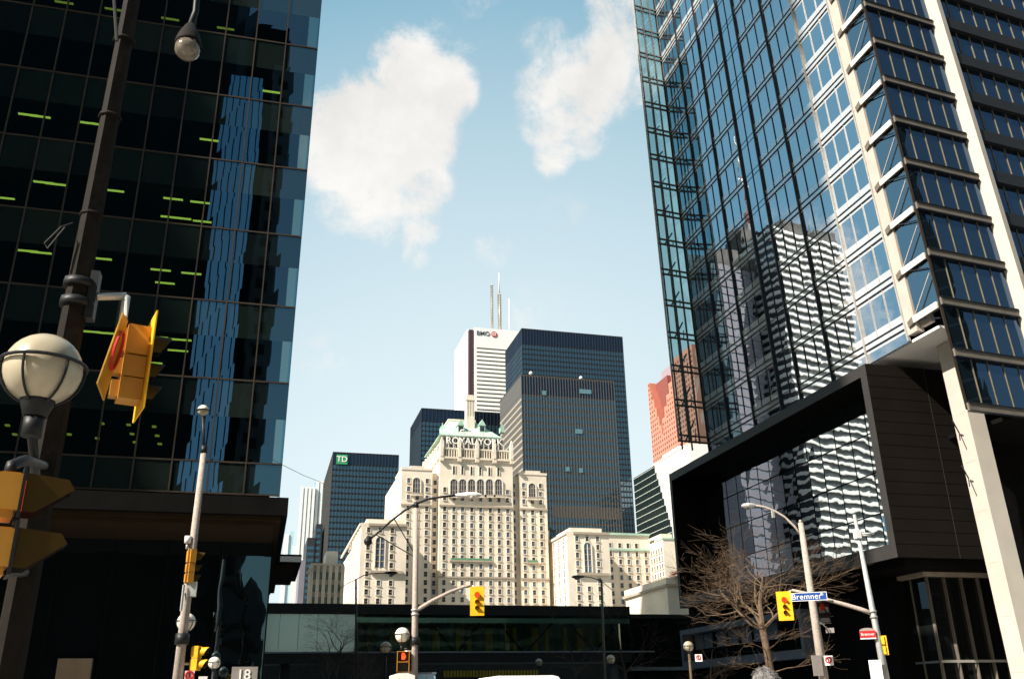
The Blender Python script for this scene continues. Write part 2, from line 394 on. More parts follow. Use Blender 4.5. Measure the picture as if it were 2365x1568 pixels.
# ------------------------------------------------------------------ left glass office building
Y0 = 41.0
LZ = [10.3, 11.7] + [11.7 + 3.82 * k for k in range(1, 11)]
xe = lambda z: .30 + .0055 * (z - 10.3)
ob = thing('office_building', 'dark glass office building filling the left, lights on inside', 'building', (-20, 52, 0))
LTOP = LZ[-1]
XL0 = -42.0
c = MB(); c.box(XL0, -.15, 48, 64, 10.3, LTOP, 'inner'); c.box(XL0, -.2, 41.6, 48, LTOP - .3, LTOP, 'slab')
c.box(XL0 - .3, XL0, 41.2, 64, 10.3, LTOP, 'black')
for z in LZ[1:]: c.box(XL0, -.25, 41.35, 48, z - .25, z + .05, 'slab')
c.build('interior', ob)
step = 1.545
cols = [0] + [-(.02 + step * k) for k in range(1, 28)]
colx = [xe(20)] + [-(1.22 + step * k) for k in range(0, 27)]
vis = MB(); m = MB(); hid = MB()
for j in range(len(LZ) - 1):
    z0, z1 = LZ[j], LZ[j + 1]
    for i in range(len(colx) - 1):
        xa, xb = colx[i + 1], colx[i]
        if i == 0: xa_, xb0, xb1 = xa, xe(z0), xe(z1)
        else: xb0 = xb1 = xb
        e = [random.uniform(-.004, .004) for _ in range(4)]
        zs = z1 - (z1 - z0) * .46 if j else z0
        pts = lambda za, zb: [(xa, Y0 + e[0], za), (lerp(xb0, xb1, (za - z0) / (z1 - z0)), Y0 + e[1], za), (lerp(xb0, xb1, (zb - z0) / (z1 - z0)), Y0 + e[2], zb), (xa, Y0 + e[3], zb)]
        seen = inview(((xa + xb) / 2, Y0, (z0 + z1) / 2), 120)
        q = MB() if seen else hid
        if j: q.face(pts(z0, zs), 'lglass')
        q.face(pts(zs, z1), random.choice(('lspan', 'lspan', 'lspan2', 'lspan3')))
        if seen: q.build('glass_panel', ob, fix=False)
hid.build('glass_panel', ob, kind='stuff', fix=False)
m = MB()
for x in colx[1:]: m.box(x - .03, x + .03, Y0 - .06, Y0 + .05, LZ[0], LTOP, 'bronze')
for z in LZ: m.box(XL0, xe(z) + .01, Y0 - .05, Y0 + .05, z - .035, z + .035, 'bronze')
m.build('mullion', ob)
e = MB(); e.hexa([(xe(10.3), Y0 + .05, 10.3), (xe(10.3) + .03, Y0 + .05, 10.3), (xe(10.3) + .03, 64, 10.3), (xe(10.3), 64, 10.3),
                  (xe(LTOP), Y0 + .05, LTOP), (xe(LTOP) + .03, Y0 + .05, LTOP), (xe(LTOP) + .03, 64, LTOP), (xe(LTOP), 64, LTOP)], 'lspan'); e.build('side_glazing', ob)
lights = [(627, 213), (521, 67), (393, 45), (148, 7), (263, 23), (66, 266), (93, 270), (205, 285), (483, 324), (101, 422), (128, 426), (263, 441), (400, 460), (462, 468),
          (10, 458), (393, 502), (420, 505), (467, 512), (64, 580), (94, 584), (234, 598), (371, 624), (442, 632), (381, 654), (206, 766), (251, 770), (364, 779), (418, 785), (411, 810), (352, 838)]
for (px, py) in lights:
    zf = at(px, py, Y0).z
    j = max(i for i in range(len(LZ)) if LZ[i] <= zf)
    zc = LZ[j + 1] - (LZ[j + 1] - LZ[j]) * .46 - .02
    if zf > zc - .12: zc = LZ[j + 1] + 3.82 * .54 - .05 if False else max(zf + .25, zc)
    p = atZ(px, py, zc)
    p.y = min(max(p.y, 41.5), 46.5); p = at(px, py, p.y)
    b = MB(); b.box(p.x - .46, p.x + .46, p.y - .06, p.y + .06, p.z - .02, p.z + .03, 'tube' if py > 200 else 'tubed'); b.build('ceiling_light', ob)
for (px, py) in ((236, 978), (297, 981), (356, 985), (305, 1002), (363, 1006), (225, 1012), (160, 1003), (17, 982), (34, 1003), (312, 1021), (369, 1025)):
    p = at(px, py, 43.5); b = MB(); b.box(p.x - .09, p.x + .09, 43.4, 43.6, p.z - .03, p.z + .03, 'tubed'); b.build('spot_light', ob)
# projecting base canopy, brown soffit, dark lobby wall
f0 = at(667, 1149, 38.2); f1 = at(664, 1190, 38.2)
b = MB(); b.box(XL0, f0.x, 38.2, 66, f1.z, f0.z, 'black'); b.build('fascia', ob)
b = MB(); b.box(XL0, f0.x - .5, 38.7, 65, f1.z - .35, f1.z - .01, 'soffit'); b.box(XL0, f0.x - .25, 38.5, 65.5, f1.z - .16, f1.z - .005, 'soffit'); b.build('soffit', ob)
lx = at(620, 1380, 43).x
b = MB(); zt = f1.z - .35
n = 14; wid = 2.2
for i in range(n):
    for jz in range(2):
        za, zb = [(1.0, 4.6), (4.6, zt)][jz]
        q = [random.uniform(-.012, .012) for _ in range(4)]
        x1, x0 = lx - i * wid, lx - (i + 1) * wid
        b.face([(x0, 43 + q[0], za), (x1, 43 + q[1], za), (x1, 43 + q[2], zb), (x0, 43 + q[3], zb)], 'lsky')
b.build('lobby_glazing', ob, fix=False)
b = MB(); b.box(XL0, lx - .02, 43.2, 64, 0, zt, 'black'); b.box(XL0, lx + .02, 42.95, 43.19, 0, 1.0, 'black')
for i in range(n): b.box(lx - i * wid - .03, lx - i * wid + .03, 42.94, 43.0, 1.0, zt, 'black')
b.build('base_wall', ob)
p = at(175, 1520, 42.8); b = MB(); b.box(p.x - .65, p.x + .65, 42.7, 42.93, 0, p.z, 'stonepanel'); b.build('door_surround', ob)
# small side canopy
a0, a1 = at(640, 1279, 52), at(697, 1279, 52); a2 = at(697, 1300, 52)
b = MB(); b.box(lx, a1.x, 52, 60, a2.z, a0.z, 'black'); b.box(lx + .5, a1.x - .01, 51.9, 51.99, a2.z + .05, a0.z - .12, 'marble'); b.box(lx, a1.x - .3, 52.2, 59.8, a2.z - .25, a2.z - .01, 'soffit'); b.build('side_canopy', ob)
# street number pylon
p0, p1 = at(536, 1539, 31), at(596, 1539, 31)
sg = thing('number_sign', 'dark grey street number sign reading 18 by the office entrance', 'sign', ((p0.x + p1.x) / 2, 31, 0))
b = MB(); b.box(p0.x, p1.x, 31, 31.25, 1.4, p0.z, 'signgrey'); b.box(p0.x + .1, p1.x - .1, 31.03, 31.22, 0, 1.4, 'dmetal'); b.build('panel', sg)
lettering('18', sg, ((p0.x + p1.x) / 2 - .02, 30.99, at(567, 1558, 31).z), (1, 0, 0), (0, 0, 1), .42, 'signwhite', fatten=.004)

# ------------------------------------------------------------------ right glass tower
XR = 45.0
yN = lambda z: 86.25 + .0487 * (z - 27.2)
yB = lambda z: 53.2 + .0624 * (z - 26.8)
yF = lambda z: 49.0 + .055 * (z - 19.6)
K = 2365 / 3130
bots = [(2168, 1356), (2232, 1314), (2307, 1275), (2390, 1237), (2449, 1210), (2547, 1153), (2655, 1102), (2783, 1053)]
yb = [atX(a * K, b_ * K, XR).y for a, b_ in bots]
sb = [(yb[0] - y) / (yb[0] - yb[-1]) for y in yb]
def W(s, z, dx=0): return V((XR - dx, lerp(yN(z), yB(z), s), z))
FZ = [27.2 + 4.02 * k for k in range(0, 22)]
TT = FZ[-1] + 4.0
tw = thing('glass_tower', 'tall blue glass tower on the right above a dark boxed window', 'building', (55, 70, 0))
dS = V((math.sin(R(86)), math.cos(R(86)), 0)); dS = V((ray(6900, 1445).x, ray(6900, 1445).y, 0)).normalized()
nS = V((dS.y, -dS.x, 0))        # out of the south faces, towards the viewer
c = MB(); c.hexa([W(0, 26.2, -.4), W(1, 26.2, -.4), W(1, 26.2, -.4) + dS * 30, W(0, 26.2, -.4) + dS * 30, W(0, TT, -.4), W(1, TT, -.4), W(1, TT, -.4) + dS * 30, W(0, TT, -.4) + dS * 30], 'wmull')
c.build('core', tw)
hid = MB()
for k in range(len(FZ)):
    z0 = FZ[k]; z1 = z0 + 4.02
    for i in range(7):
        sa, sc = sb[i], sb[i + 1]
        q = MB()
        wm = 'wmull' if i < 6 else 'lmull'
        nz = 3 if i not in (3,) else 2
        za = z0 + (.66 if i != 3 else .02)
        for j in range(nz):
            u0, u1 = lerp(sa, sc, j / nz), lerp(sa, sc, (j + 1) / nz)
            e = [random.uniform(-.003, .003) for _ in range(4)]
            q.face([W(u0, za, e[0]), W(u1, za, e[1]), W(u1, z1, e[2]), W(u0, z1, e[3])], 'wglass')
            if j: q.hexa([W(u0, z_, 0) + V((a_, b_, 0)) for z_ in (za, z1) for a_, b_ in ((.02, -.024), (-.07, -.024), (-.07, .024), (.02, .024))], wm)
        if inview(W((sa + sc) / 2, z0 + 2), 60): q.build('window', tw, fix=False)
        else:
            for f, mi in zip(q.f, q.m): hid.face([q.v[j] for j in f], q.mats[mi])
hid.build('window', tw, kind='stuff', fix=False)
def wbox(mb, s0, s1, z0, z1, d0, d1, k):
    mb.hexa([W(s0, z0, d0), W(s1, z0, d0), W(s1, z0, d1), W(s0, z0, d1), W(s0, z1, d0), W(s1, z1, d0), W(s1, z1, d1), W(s0, z1, d1)], k)
for z0 in FZ:
    q = MB()
    for (s0, s1) in ((0, sb[3]), (sb[4], sb[6]), (sb[6], 1)):
        fin = 'wmull'
        wbox(q, s0, s1, z0 + .11, z0 + .52, 0, .03, 'wspan')
        wbox(q, s0, s1, z0, z0 + .11, -.1, .08, fin); wbox(q, s0, s1, z0 + .52, z0 + .63, -.1, .08, fin)
        wbox(q, s0, s1, z0 + .63, z0 + 1.25, -.05, .012, 'wspan')
        wbox(q, s0, s1, z0 - .25, z0, -.05, .012, 'wspan')
    wbox(q, sb[3], sb[4], z0 + .0, z0 + .05, 0, .03, 'wmull'); wbox(q, sb[3], sb[4], z0 + .6, z0 + .65, 0, .03, 'wmull')
    q.build('spandrel', tw)
q = MB(); wbox(q, 0, 1, 26.2, 27.2, -.1, 0, 'wglass'); q.build('spandrel', tw)
for i, s_ in enumerate(sb):
    q = MB(); wd = .075 if i < 6 else .06
    p0, p1 = W(s_, 26.2), W(s_, TT)
    q.hexa([p + V((a, b_, 0)) for p in (p0, p1) for a, b_ in ((.05, -wd), (-.2, -wd), (-.2, wd), (.05, wd))], 'wmull' if i < 6 else 'lmull'); q.build('mullion', tw)
# beige pier and the glass fin beyond it
pw = 1.15
def P(t_, z, dx=0): return V((XR - dx, lerp(yB(z), yF(z), t_), z))
def pbox(mb, t0, t1, z0, z1, d0, d1, k):
    mb.hexa([P(t0, z0, d0), P(t1, z0, d0), P(t1, z0, d1), P(t0, z0, d1), P(t0, z1, d0), P(t1, z1, d0), P(t1, z1, d1), P(t0, z1, d1)], k)
q = MB(); pbox(q, .02, .30, 26.6, TT, -.5, .12, 'pier'); pbox(q, .31, .60, 26.9, TT, -.6, -.25, 'pier')
for z0 in FZ: pbox(q, .02, .30, z0 + .1, z0 + .13, .1, .125, 'ledge')
q.build('pier', tw)
q = MB()
for z0 in FZ: pbox(q, .32, .995, z0 + .05, z0 + 4.0, -.03, 0, 'clear')
q.build('fin_glass', tw)
q = MB(); pbox(q, .6, .88, 26.9, TT, -2.2, -2.0, 'wspan'); q.build('fin_backing', tw)
q = MB(); pbox(q, .992, 1.012, 19.6, TT, -.12, .1, 'bronze'); q.build('fin_edge', tw)
for z0 in FZ:
    q = MB(); a = P(.30, z0 + .25, .25)
    q.beam(a, P(.99, z0 + .35, .22), .12, .5, 'whitep', (1, 0, 0)); q.beam(a, P(.99, z0 + 2.9, .22), .07, .07, 'lmull'); q.beam(a, P(.99, z0 - .7, .22), .08, .08, 'wmull')
    q.beam(P(.12, z0 + .1, .16), a, .16, .5, 'rail'); q.build('strut', tw)
# screen wall facing south: from the fin edge to the bright corner pier
SL = 7.4
def Q(u, z, o=0): return V((XR, yF(z), z)) + dS * u + nS * o
def qbox(mb, u0, u1, z0, z1, o0, o1, k):
    mb.hexa([Q(u0, z0, o0), Q(u1, z0, o0), Q(u1, z0, o1), Q(u0, z0, o1), Q(u0, z1, o0), Q(u1, z1, o0), Q(u1, z1, o1), Q(u0, z1, o1)], k)
zs0 = atX(2834 * K, 765 * K, XR).z
SZ = [zs0 + 4.02 * k for k in range(-3, 17)]
for k, z0 in enumerate(SZ[:-1]):
    q = MB()
    for j in range(5):
        u0, u1 = SL * j / 5, SL * (j + 1) / 5
        e = [random.uniform(-.004, .004) for _ in range(4)]
        q.face([Q(u0, z0, e[0]), Q(u1, z0, e[1]), Q(u1, z0 + 4.02, e[2]), Q(u0, z0 + 4.02, e[3])], 'sglass')
        if j: qbox(q, u0 - .035, u0 + .035, z0 + .3, z0 + 4.0, 0, .06, 'goldmull')
    q.build('screen_panel', tw, fix=False)
for z0 in SZ:
    q = MB(); qbox(q, 0, SL, z0 - .42, z0 + .12, .02, .2, 'rail'); qbox(q, 0, SL, z0 + .12, z0 + .2, .02, .28, 'wmull'); qbox(q, 0, SL, z0 - .5, z0 - .42, .02, .28, 'wmull'); q.build('screen_rail', tw)
# bright corner pier and the main south face
u1 = SL + 1.05
q = MB()
def U(u, z, o): return Q(u, z, o)
for (a, oa, b_, o_b, k) in ((SL, .15, SL + .5, .75, 'column'), (SL + .5, .75, u1, .70, 'column')):
    q.hexa([U(a, 19.8, oa), U(b_, 19.8, o_b), U(b_, 19.8, -.6), U(a, 19.8, -.6), U(a, TT, oa), U(b_, TT, o_b), U(b_, TT, -.6), U(a, TT, -.6)], k)
q.build('corner_pier', tw)
for k, z0 in enumerate(SZ[:-1]):
    q = MB()
    for j in range(16):
        a, b_ = u1 + j * 1.5, u1 + (j + 1) * 1.5
        e = [random.uniform(-.004, .004) for _ in range(4)]
        q.face([Q(a, z0, e[0] + .1), Q(b_, z0, e[1] + .1), Q(b_, z0 + 4.02, e[2] + .1), Q(a, z0 + 4.02, e[3] + .1)], 'sglass')
        if j: qbox(q, a - .04, a + .04, z0 + .8, z0 + 3.6, .1, .16, 'goldmull')
    q.build('south_glazing', tw, fix=False)
for z0 in SZ:
    q = MB(); qbox(q, u1, u1 + 24, z0 - .35, z0 + .75, .11, .5, 'sband'); q.build('south_band', tw)
zu = SZ[0] - .2
q = MB(); q.hexa([Q(5.0, zu, -.1), Q(u1 + 24, zu, -.1), Q(u1 + 24, zu, -12), Q(5.0, zu, -12), Q(5.0, zu + .3, -.1), Q(u1 + 24, zu + .3, -.1), Q(u1 + 24, zu + .3, -12), Q(5.0, zu + .3, -12)], 'black')
q.build('undercroft_ceiling', tw)
q = MB(); q.hexa([Q(8.2, 0, -6), Q(u1 + 24, 0, -6), Q(u1 + 24, 0, -7), Q(8.2, 0, -7), Q(8.2, zu - .01, -6), Q(u1 + 24, zu - .01, -6), Q(u1 + 24, zu - .01, -7), Q(8.2, zu - .01, -7)], 'black'); q.build('undercroft_wall', tw)
q = MB(); q.hexa([(45.2, 50.2, 26.1), (55, 51, 26.1), (55, 60, 26.1), (45.2, 60, 26.1), (45.2, 50.2, 26.3), (55, 51, 26.3), (55, 60, 26.3), (45.2, 60, 26.3)], 'marble'); q.build('soffit', tw)
# round-shouldered ground column
xc = 47.5
yn, yc = xc / taz(2212, 1039), xc / taz(2249, 1039)
q = MB(); q.hexa([(xc + .35, yc - .35, 0), (xc + 1.75, yc - .35, 0), (xc + 1.75, yn - .3, 0), (xc + .35, yn - .3, 0), (xc, yc, 26.05), (xc + 1.4, yc, 26.05), (xc + 1.4, yn, 26.05), (xc, yn, 26.05)], 'column')
for z in (3, 6.5, 10, 13.5, 17, 20.5): q.box(xc + .35 * (1 - z / 26) - .004, xc + .6, yc + .1, yn - .35, z, z + .03, 'ledge')
q.build('column', tw)
q = MB()
for (zp, l) in ((19.2, 1.6), (15.9, 1.2)):
    a = V((xc - .02, yn - .5, zp)); q.tube([a, a + V((-.9, -.6, .7))], .05, 'wmull', 8); q.tube([a, a + V((-.5, -.5, -.7))], .04, 'wmull', 8)
q.build('bracket', tw)
# glass wing beyond the north edge
def wing_len(z):
    y = yN(z); tz = taz(1518, 580)
    return (XR - tz * y) / (dS.x - tz * dS.y)
WL = wing_len(60)
def G(u, z, o=0): return V((XR, yN(z), z)) - dS * u * (1 - .0016 * (z - 60)) + nS * o
def gbox(mb, u0, u1, z0, z1, o0, o1, k):
    mb.hexa([G(u1, z0, o0), G(u0, z0, o0), G(u0, z0, o1), G(u1, z0, o1), G(u1, z1, o0), G(u0, z1, o0), G(u0, z1, o1), G(u1, z1, o1)], k)
for z0 in FZ:
    q = MB()
    for j in range(3):
        a, b_ = WL * j / 3, WL * (j + 1) / 3; e = [random.uniform(-.003, .003) for _ in range(4)]
        q.face([G(b_, z0, e[0]), G(a, z0, e[1]), G(a, z0 + 4.02, e[2]), G(b_, z0 + 4.02, e[3])], 'teal')
    q.build('wing_glass', tw, fix=False)
    q = MB(); gbox(q, 0, WL, z0 - .05, z0 + .13, .01, .22, 'wingrail'); gbox(q, 0, WL, z0 + .62, z0 + .78, .01, .22, 'wingrail'); q.build('wing_rail', tw)
    q = MB(); q.beam(G(WL * .72, z0 + .2, -.25), G(.1, z0 + 3.3, -2.2), .1, .16, 'wingrail'); q.beam(G(WL * .40, z0 + .2, -.25), G(.1, z0 + 2.2, -2.2), .1, .16, 'wingrail'); q.build('wing_brace', tw)
q = MB()
for f_ in (.0, .33, .66, 1.0): gbox(q, WL * f_ - .07, WL * f_ + .07, 27.1, TT, .02, .2, 'wingrail' if f_ < 1 else 'lmull')
q.build('wing_mullion', tw)
q = MB()
for f_ in (.15, .48): gbox(q, WL * f_ - .05, WL * f_ + .05, 27.1, TT, -2.6, -2.4, 'wingrail')
q.build('wing_mullion', tw)
# projecting boxed window
XB = 43.0
bN, bS = atX(1545, 1095, XB).y, atX(1997, 840, XB).y
bt, bb = atX(1770, 968, XB).z, atX(2097, 1280, XB).z
q = MB(); rim = .75; XG = (bN - .55) * taz(1613, 1150)
outer = [(XB, bN, bb), (XB, bS, bb), (XB, bS, bt), (XB, bN, bt)]; inner_ = [(XB, bN - .55, bb + 1.0), (XB, bS + .75, bb + 1.0), (XB, bS + .75, bt - .85), (XB, bN - .55, bt - .85)]
for i in range(4):
    j = (i + 1) % 4
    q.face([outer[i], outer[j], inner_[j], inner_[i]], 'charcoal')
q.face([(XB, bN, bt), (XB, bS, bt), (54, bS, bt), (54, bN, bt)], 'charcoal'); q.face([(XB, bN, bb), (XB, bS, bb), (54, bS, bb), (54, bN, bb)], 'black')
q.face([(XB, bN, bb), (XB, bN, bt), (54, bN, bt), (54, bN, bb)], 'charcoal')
q.build('box_frame', tw, fix=False)
q = MB()
back = [(XG + .2, y, z) for (_, y, z) in inner_]
for i in range(4):
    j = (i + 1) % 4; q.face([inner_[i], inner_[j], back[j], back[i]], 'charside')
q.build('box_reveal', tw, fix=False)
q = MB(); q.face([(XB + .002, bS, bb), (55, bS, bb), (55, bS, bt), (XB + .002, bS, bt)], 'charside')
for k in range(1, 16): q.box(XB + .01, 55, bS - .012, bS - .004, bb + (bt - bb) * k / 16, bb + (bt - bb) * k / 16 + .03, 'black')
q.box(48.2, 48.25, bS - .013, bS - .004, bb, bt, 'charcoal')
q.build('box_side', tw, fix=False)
gy0, gy1 = inner_[0][1], inner_[1][1]; gz0, gz1 = inner_[0][2], inner_[2][2]
NC, NRW = 16, 4
for j in range(NRW):
    for i in range(NC):
        q = MB()
        ya, yc_ = lerp(gy0, gy1, i / NC), lerp(gy0, gy1, (i + 1) / NC); za, zb = lerp(gz0, gz1, j / NRW), lerp(gz0, gz1, (j + 1) / NRW)
        e = [random.uniform(-.007, .007) for _ in range(4)]
        q.face([(XG + e[0], ya, za), (XG + e[1], yc_, za), (XG + e[2], yc_, zb), (XG + e[3], ya, zb)], 'screen'); q.build('glass_panel', tw, fix=False)
q = MB()
for i in range(1, NC): y = lerp(gy0, gy1, i / NC); q.box(XG - .03, XG + .02, y - .025, y + .025, gz0, gz1, 'black')
for j in range(1, NRW): z = lerp(gz0, gz1, j / NRW); q.box(XG - .04, XG - .031, gy1, gy0, z - .04, z + .04, 'black')
q.build('glass_panel_joint', tw)
# ground floor: blue-grey framed shop bay, dark lobby glass
yv = [atX(1577, 1545, XR).y, atX(1862, 1519, XR).y]; zb0 = atX(1577, 1545, XR).z; zb1 = atX(1700, 1432, XR).z
q = MB()
yA, yZ = yv[0], yv[1]; za, zb = zb0, zb1
q.box(XR, XR + 2.5, yZ, yA, zb - .5, zb, 'bluegrey'); q.box(XR, XR + 2.5, yZ, yA, za, za + .75, 'bluegrey'); q.box(XR + .003, XR + 2.5, yA - .5, yA - .003, za + .75, zb - .5, 'bluegrey'); q.box(XR + .003, XR + 2.5, yZ + .003, yZ + .5, za + .75, zb - .5, 'bluegrey')
q.build('shop_frame', tw)
for i in range(9):
    q = MB(); a, b_ = lerp(yA - .5, yZ + .5, i / 9), lerp(yA - .5, yZ + .5, (i + 1) / 9)
    q.face([(XR + 1.2, a, za + .75), (XR + 1.2, b_, za + .75), (XR + 1.2, b_, zb - .5), (XR + 1.2, a, zb - .5)], 'lobby'); q.box(XR + 1.14, XR + 1.2, b_ - .04, b_ + .04, za + .75, zb - .5, 'wmull'); q.build('shop_window', tw, fix=False)
for i in range(7):
    q = MB(); a = lerp(yA - .5, yZ + .5, (i + .15 + .7 * random.random() * .3) / 9); zz = lerp(za + 1.2, zb - 1.2, .45)
    q.box(XR + 1.10, XR + 1.13, a - 2.0, a, zz, zz + 1.5, 'bluegrey'); q.build('window_blind', tw)
q = MB(); q.box(XR + 1.3, 60, 62, yA, .1, bb - .02, 'black'); q.build('lobby_core', tw)
XLB = 47.6; yLB = XLB / taz(2129, 1297)
q = MB()
q.box(XB + .8, 57, bS + .4, bN - .4, bb - .55, bb - .02, 'black'); q.build('underside', tw)
q = MB(); q.box(XLB - .5, 57, yLB - .5, yZ, bb - .85, bb - .56, 'ledge'); q.build('canopy_edge', tw)
q = MB()
for i in range(8):
    a, b_ = lerp(yZ, yLB, i / 8), lerp(yZ, yLB, (i + 1) / 8)
    q.face([(XLB, a, 0), (XLB, b_, 0), (XLB, b_, bb - .85), (XLB, a, bb - .85)], 'lobby')
for i in range(7):
    a, b_ = XLB + i * 1.5, XLB + (i + 1) * 1.5
    q.face([(a, yLB, 0), (b_, yLB, 0), (b_, yLB, bb - .85), (a, yLB, bb - .85)], 'lobby')
q.build('lobby_glazing', tw, fix=False)
for i in range(8):
    q = MB(); y = lerp(yZ, yLB, i / 8); q.box(XLB - .1, XLB - .004, y - .04, y + .04, 0, bb - .86, 'rail'); q.build('lobby_mullion', tw)
for i in range(7):
    q = MB(); x = XLB + i * 1.5; q.box(x - .04, x + .04, yLB - .28, yLB - .004, 0, bb - .86, 'rail'); q.build('lobby_mullion', tw)
q = MB(); q.box(XLB - .12, XLB - .101, yLB, yZ, 3.9, 4.05, 'bluegrey'); q.box(XLB - .1, 57, yLB - .34, yLB - .285, 3.9, 4.08, 'lmull'); q.build('lobby_transom', tw)

# ------------------------------------------------------------------ generic dark steel towers behind
def slab_tower(name, label, Y, corner, right, farleft, floors, fh, nS_, nW_, glassm, mull, mech=2, band=None, wmull=None, wband=None, group=None, y_floor0=0):
    pc = at(*corner, Y); x0, H = pc.x, pc.z; x1 = at(*right, Y).x; y1 = x0 / taz(*farleft)
    t_ = thing(name, label, 'building', ((x0 + x1) / 2, (Y + y1) / 2, 0), group)
    b = MB(); b.box(x0, x1, Y, y1, 0, H - .3, mull); b.box(x0 - .2, x1 + .2, Y - .2, y1 + .2, H - .3, H, mull)
    mw = wmull or mull
    b.box(x0 - .02, x0 - .005, Y + .01, y1, 0, H - .3, mw)
    for i in range(nS_ + 1):
        x = lerp(x0, x1, i / nS_); b.box(x - .16, x + .16, Y - .38, Y - .01, 0, H - .3, mull)
    if not wband:
        for i in range(nW_ + 1):
            y = lerp(Y, y1, i / nW_); b.box(x0 - .38, x0 - .021, y - .16, y + .16, 0, H - .3, mw)
    b.build('frame', t_)
    mt = mech * fh
    b = MB(); b.box(x0 + .2, x1 - .2, Y - .07, Y - .012, H - mt - .3, H - 1, 'tdmech'); b.box(x0 - .08, x0 - .022, Y + .2, y1 - .2, H - mt - .3, H - 1, 'tdmech' if not wband else mw); b.build('louvre_band', t_)
    z = H - mt - fh; k = 0
    while z > 2 and k < floors:
        b = MB(); b.box(x0 + .1, x1 - .1, Y - .08, Y - .013, z, z + fh * .68, glassm)
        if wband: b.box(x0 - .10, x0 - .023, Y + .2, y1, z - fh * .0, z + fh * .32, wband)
        else: b.box(x0 - .08, x0 - .023, Y + .1, y1 - .1, z, z + fh * .68, glassm)
        b.build('window_band', t_)
        z -= fh; k += 1
    return t_, x0, x1, y1, H
tdL, *_ = slab_tower('office_tower', 'shortest black steel tower on the left with a green square sign', 560, (770, 1043), (921, 1050), (752, 1078), 40, 3.6, 20, 12, 'tdglass', 'tdsteel', 2, wmull='tdbronze')  # west frame in paler bronze than the south, sunlight put into its colour
tdM, *_ = slab_tower('office_tower', 'black tower half hidden behind the green hotel roof', 640, (974, 942), (1190, 955), (949, 980), 45, 3.7, 26, 12, 'tdglass', 'tdsteel', 2.6)
tdB, bx0, bx1, by1, bH = slab_tower('office_tower', 'tallest black steel tower, right of the white bank tower', 560, (1205, 758), (1437, 781), (1168, 806), 60, 3.7, 36, 14, 'tdglass', 'tdsteel', 3.0, wmull='tdsteel')
tdF, fx0, fx1, fy1, fH = slab_tower('office_tower', 'bronze banded tower in front of the tallest black tower', 470, (1203.5, 865), (1417, 883), (1154.5, 917), 50, 4.0, 34, 12, 'tdglass', 'tdbronze', 2.8, wmull='tdbronze', wband='tdband')
# lit windows and roof plant
for (px, py, w_, k) in ((1352, 904, 3.6, 'condoglass'), (1257, 907, 1.2, 'condoglass'), (1337, 996, 2.2, 'condoglass'), (1311, 1083, 1.2, 'condoglass'), (1342, 1086, 1.2, 'condoglass')):
    p = at(px, py, 469.4); b = MB(); b.box(p.x - w_, p.x + w_, 469.45, 469.55, p.z - 1.3, p.z + 1.3, 'litpane'); b.build('lit_window', tdF)
za_, zb_ = at(1330, 1196, 469.3).z, at(1330, 1168, 469.3).z; b = MB(); b.box(fx0 + 16, fx1 - .5, 469.80, 469.91, za_, zb_, 'tdbronze'); b.build('louvre_band', tdF)
p = at(1254, 762, 575); b = MB(); b.box(p.x - 4, p.x + 4, 570, 580, bH, bH + 2.4, 'tdsteel'); b.box(p.x - 6, p.x + 6, 574, 575, bH + 2.4, bH + 2.9, 'tdsteel'); b.build('roof_plant', tdB)
for (px, py) in ((1226, 862), (1341.5, 873)):
    p = at(px, py, 475); b = MB(); b.ball((p.x, 475, p.z), 1.1, 'whitewall', 12); b.tube([(p.x, 475, fH - .5), (p.x, 475, p.z)], .3, 'metal', 6); b.build('roof_beacon', tdF)
p0, p1 = at(778, 1049, 559), at(802, 1072, 559)
sg = thing('roof_sign', 'green square sign with white TD letters on a black tower', 'sign', ((p0.x + p1.x) / 2, 559, p1.z))
b = MB(); b.box(p0.x, p1.x, 559, 559.5, p1.z, p0.z, 'tdgreen'); b.build('panel', sg)
lettering('TD', sg, ((p0.x + p1.x) / 2, 558.9, (p0.z + p1.z) / 2), (1, 0, 0), (0, 0, 1), 5.0, 'signwhite', .1, fatten=.03)

# ------------------------------------------------------------------ white bank tower with masts
YB = 720
pc = at(1082, 755, YB); x0 = pc.x; H = pc.z; xn = at(1095.5, 757, YB).x; x1 = at(1250, 768, YB).x; y1 = x0 / taz(1051, 804)
bm_ = thing('bank_tower', 'white marble bank tower with three rooftop masts', 'building', ((x0 + x1) / 2, 740, 0))
yn_ = YB + (xn - x0)
b = MB(); b.box(x0 + 2, x1, yn_, y1, 0, H, 'marble'); b.box(xn, x1, YB, yn_ - .01, 0, H, 'marble'); b.box(x0, x0 + 1.99, yn_, y1, 0, H, 'marble'); b.build('wall', bm_)
b = MB(); b.box(x0 + .8, xn - .01, YB + .8, yn_ - .02, 0, H - 2, 'bmonotch'); b.build('corner_notch', bm_)
fh = 3.72; z = at(1150, 806, YB).z; k = 0
while z > 100:
    b = MB(); b.box(xn + 2.2, x1 - 2, YB - .06, YB - .004, z - 1.15, z, 'bmodark'); b.box(x0 - .06, x0 - .004, yn_ + 2, y1 - 1, z - .75, z, 'bmogrey')
    b.build('window_band', bm_); z -= fh; k += 1
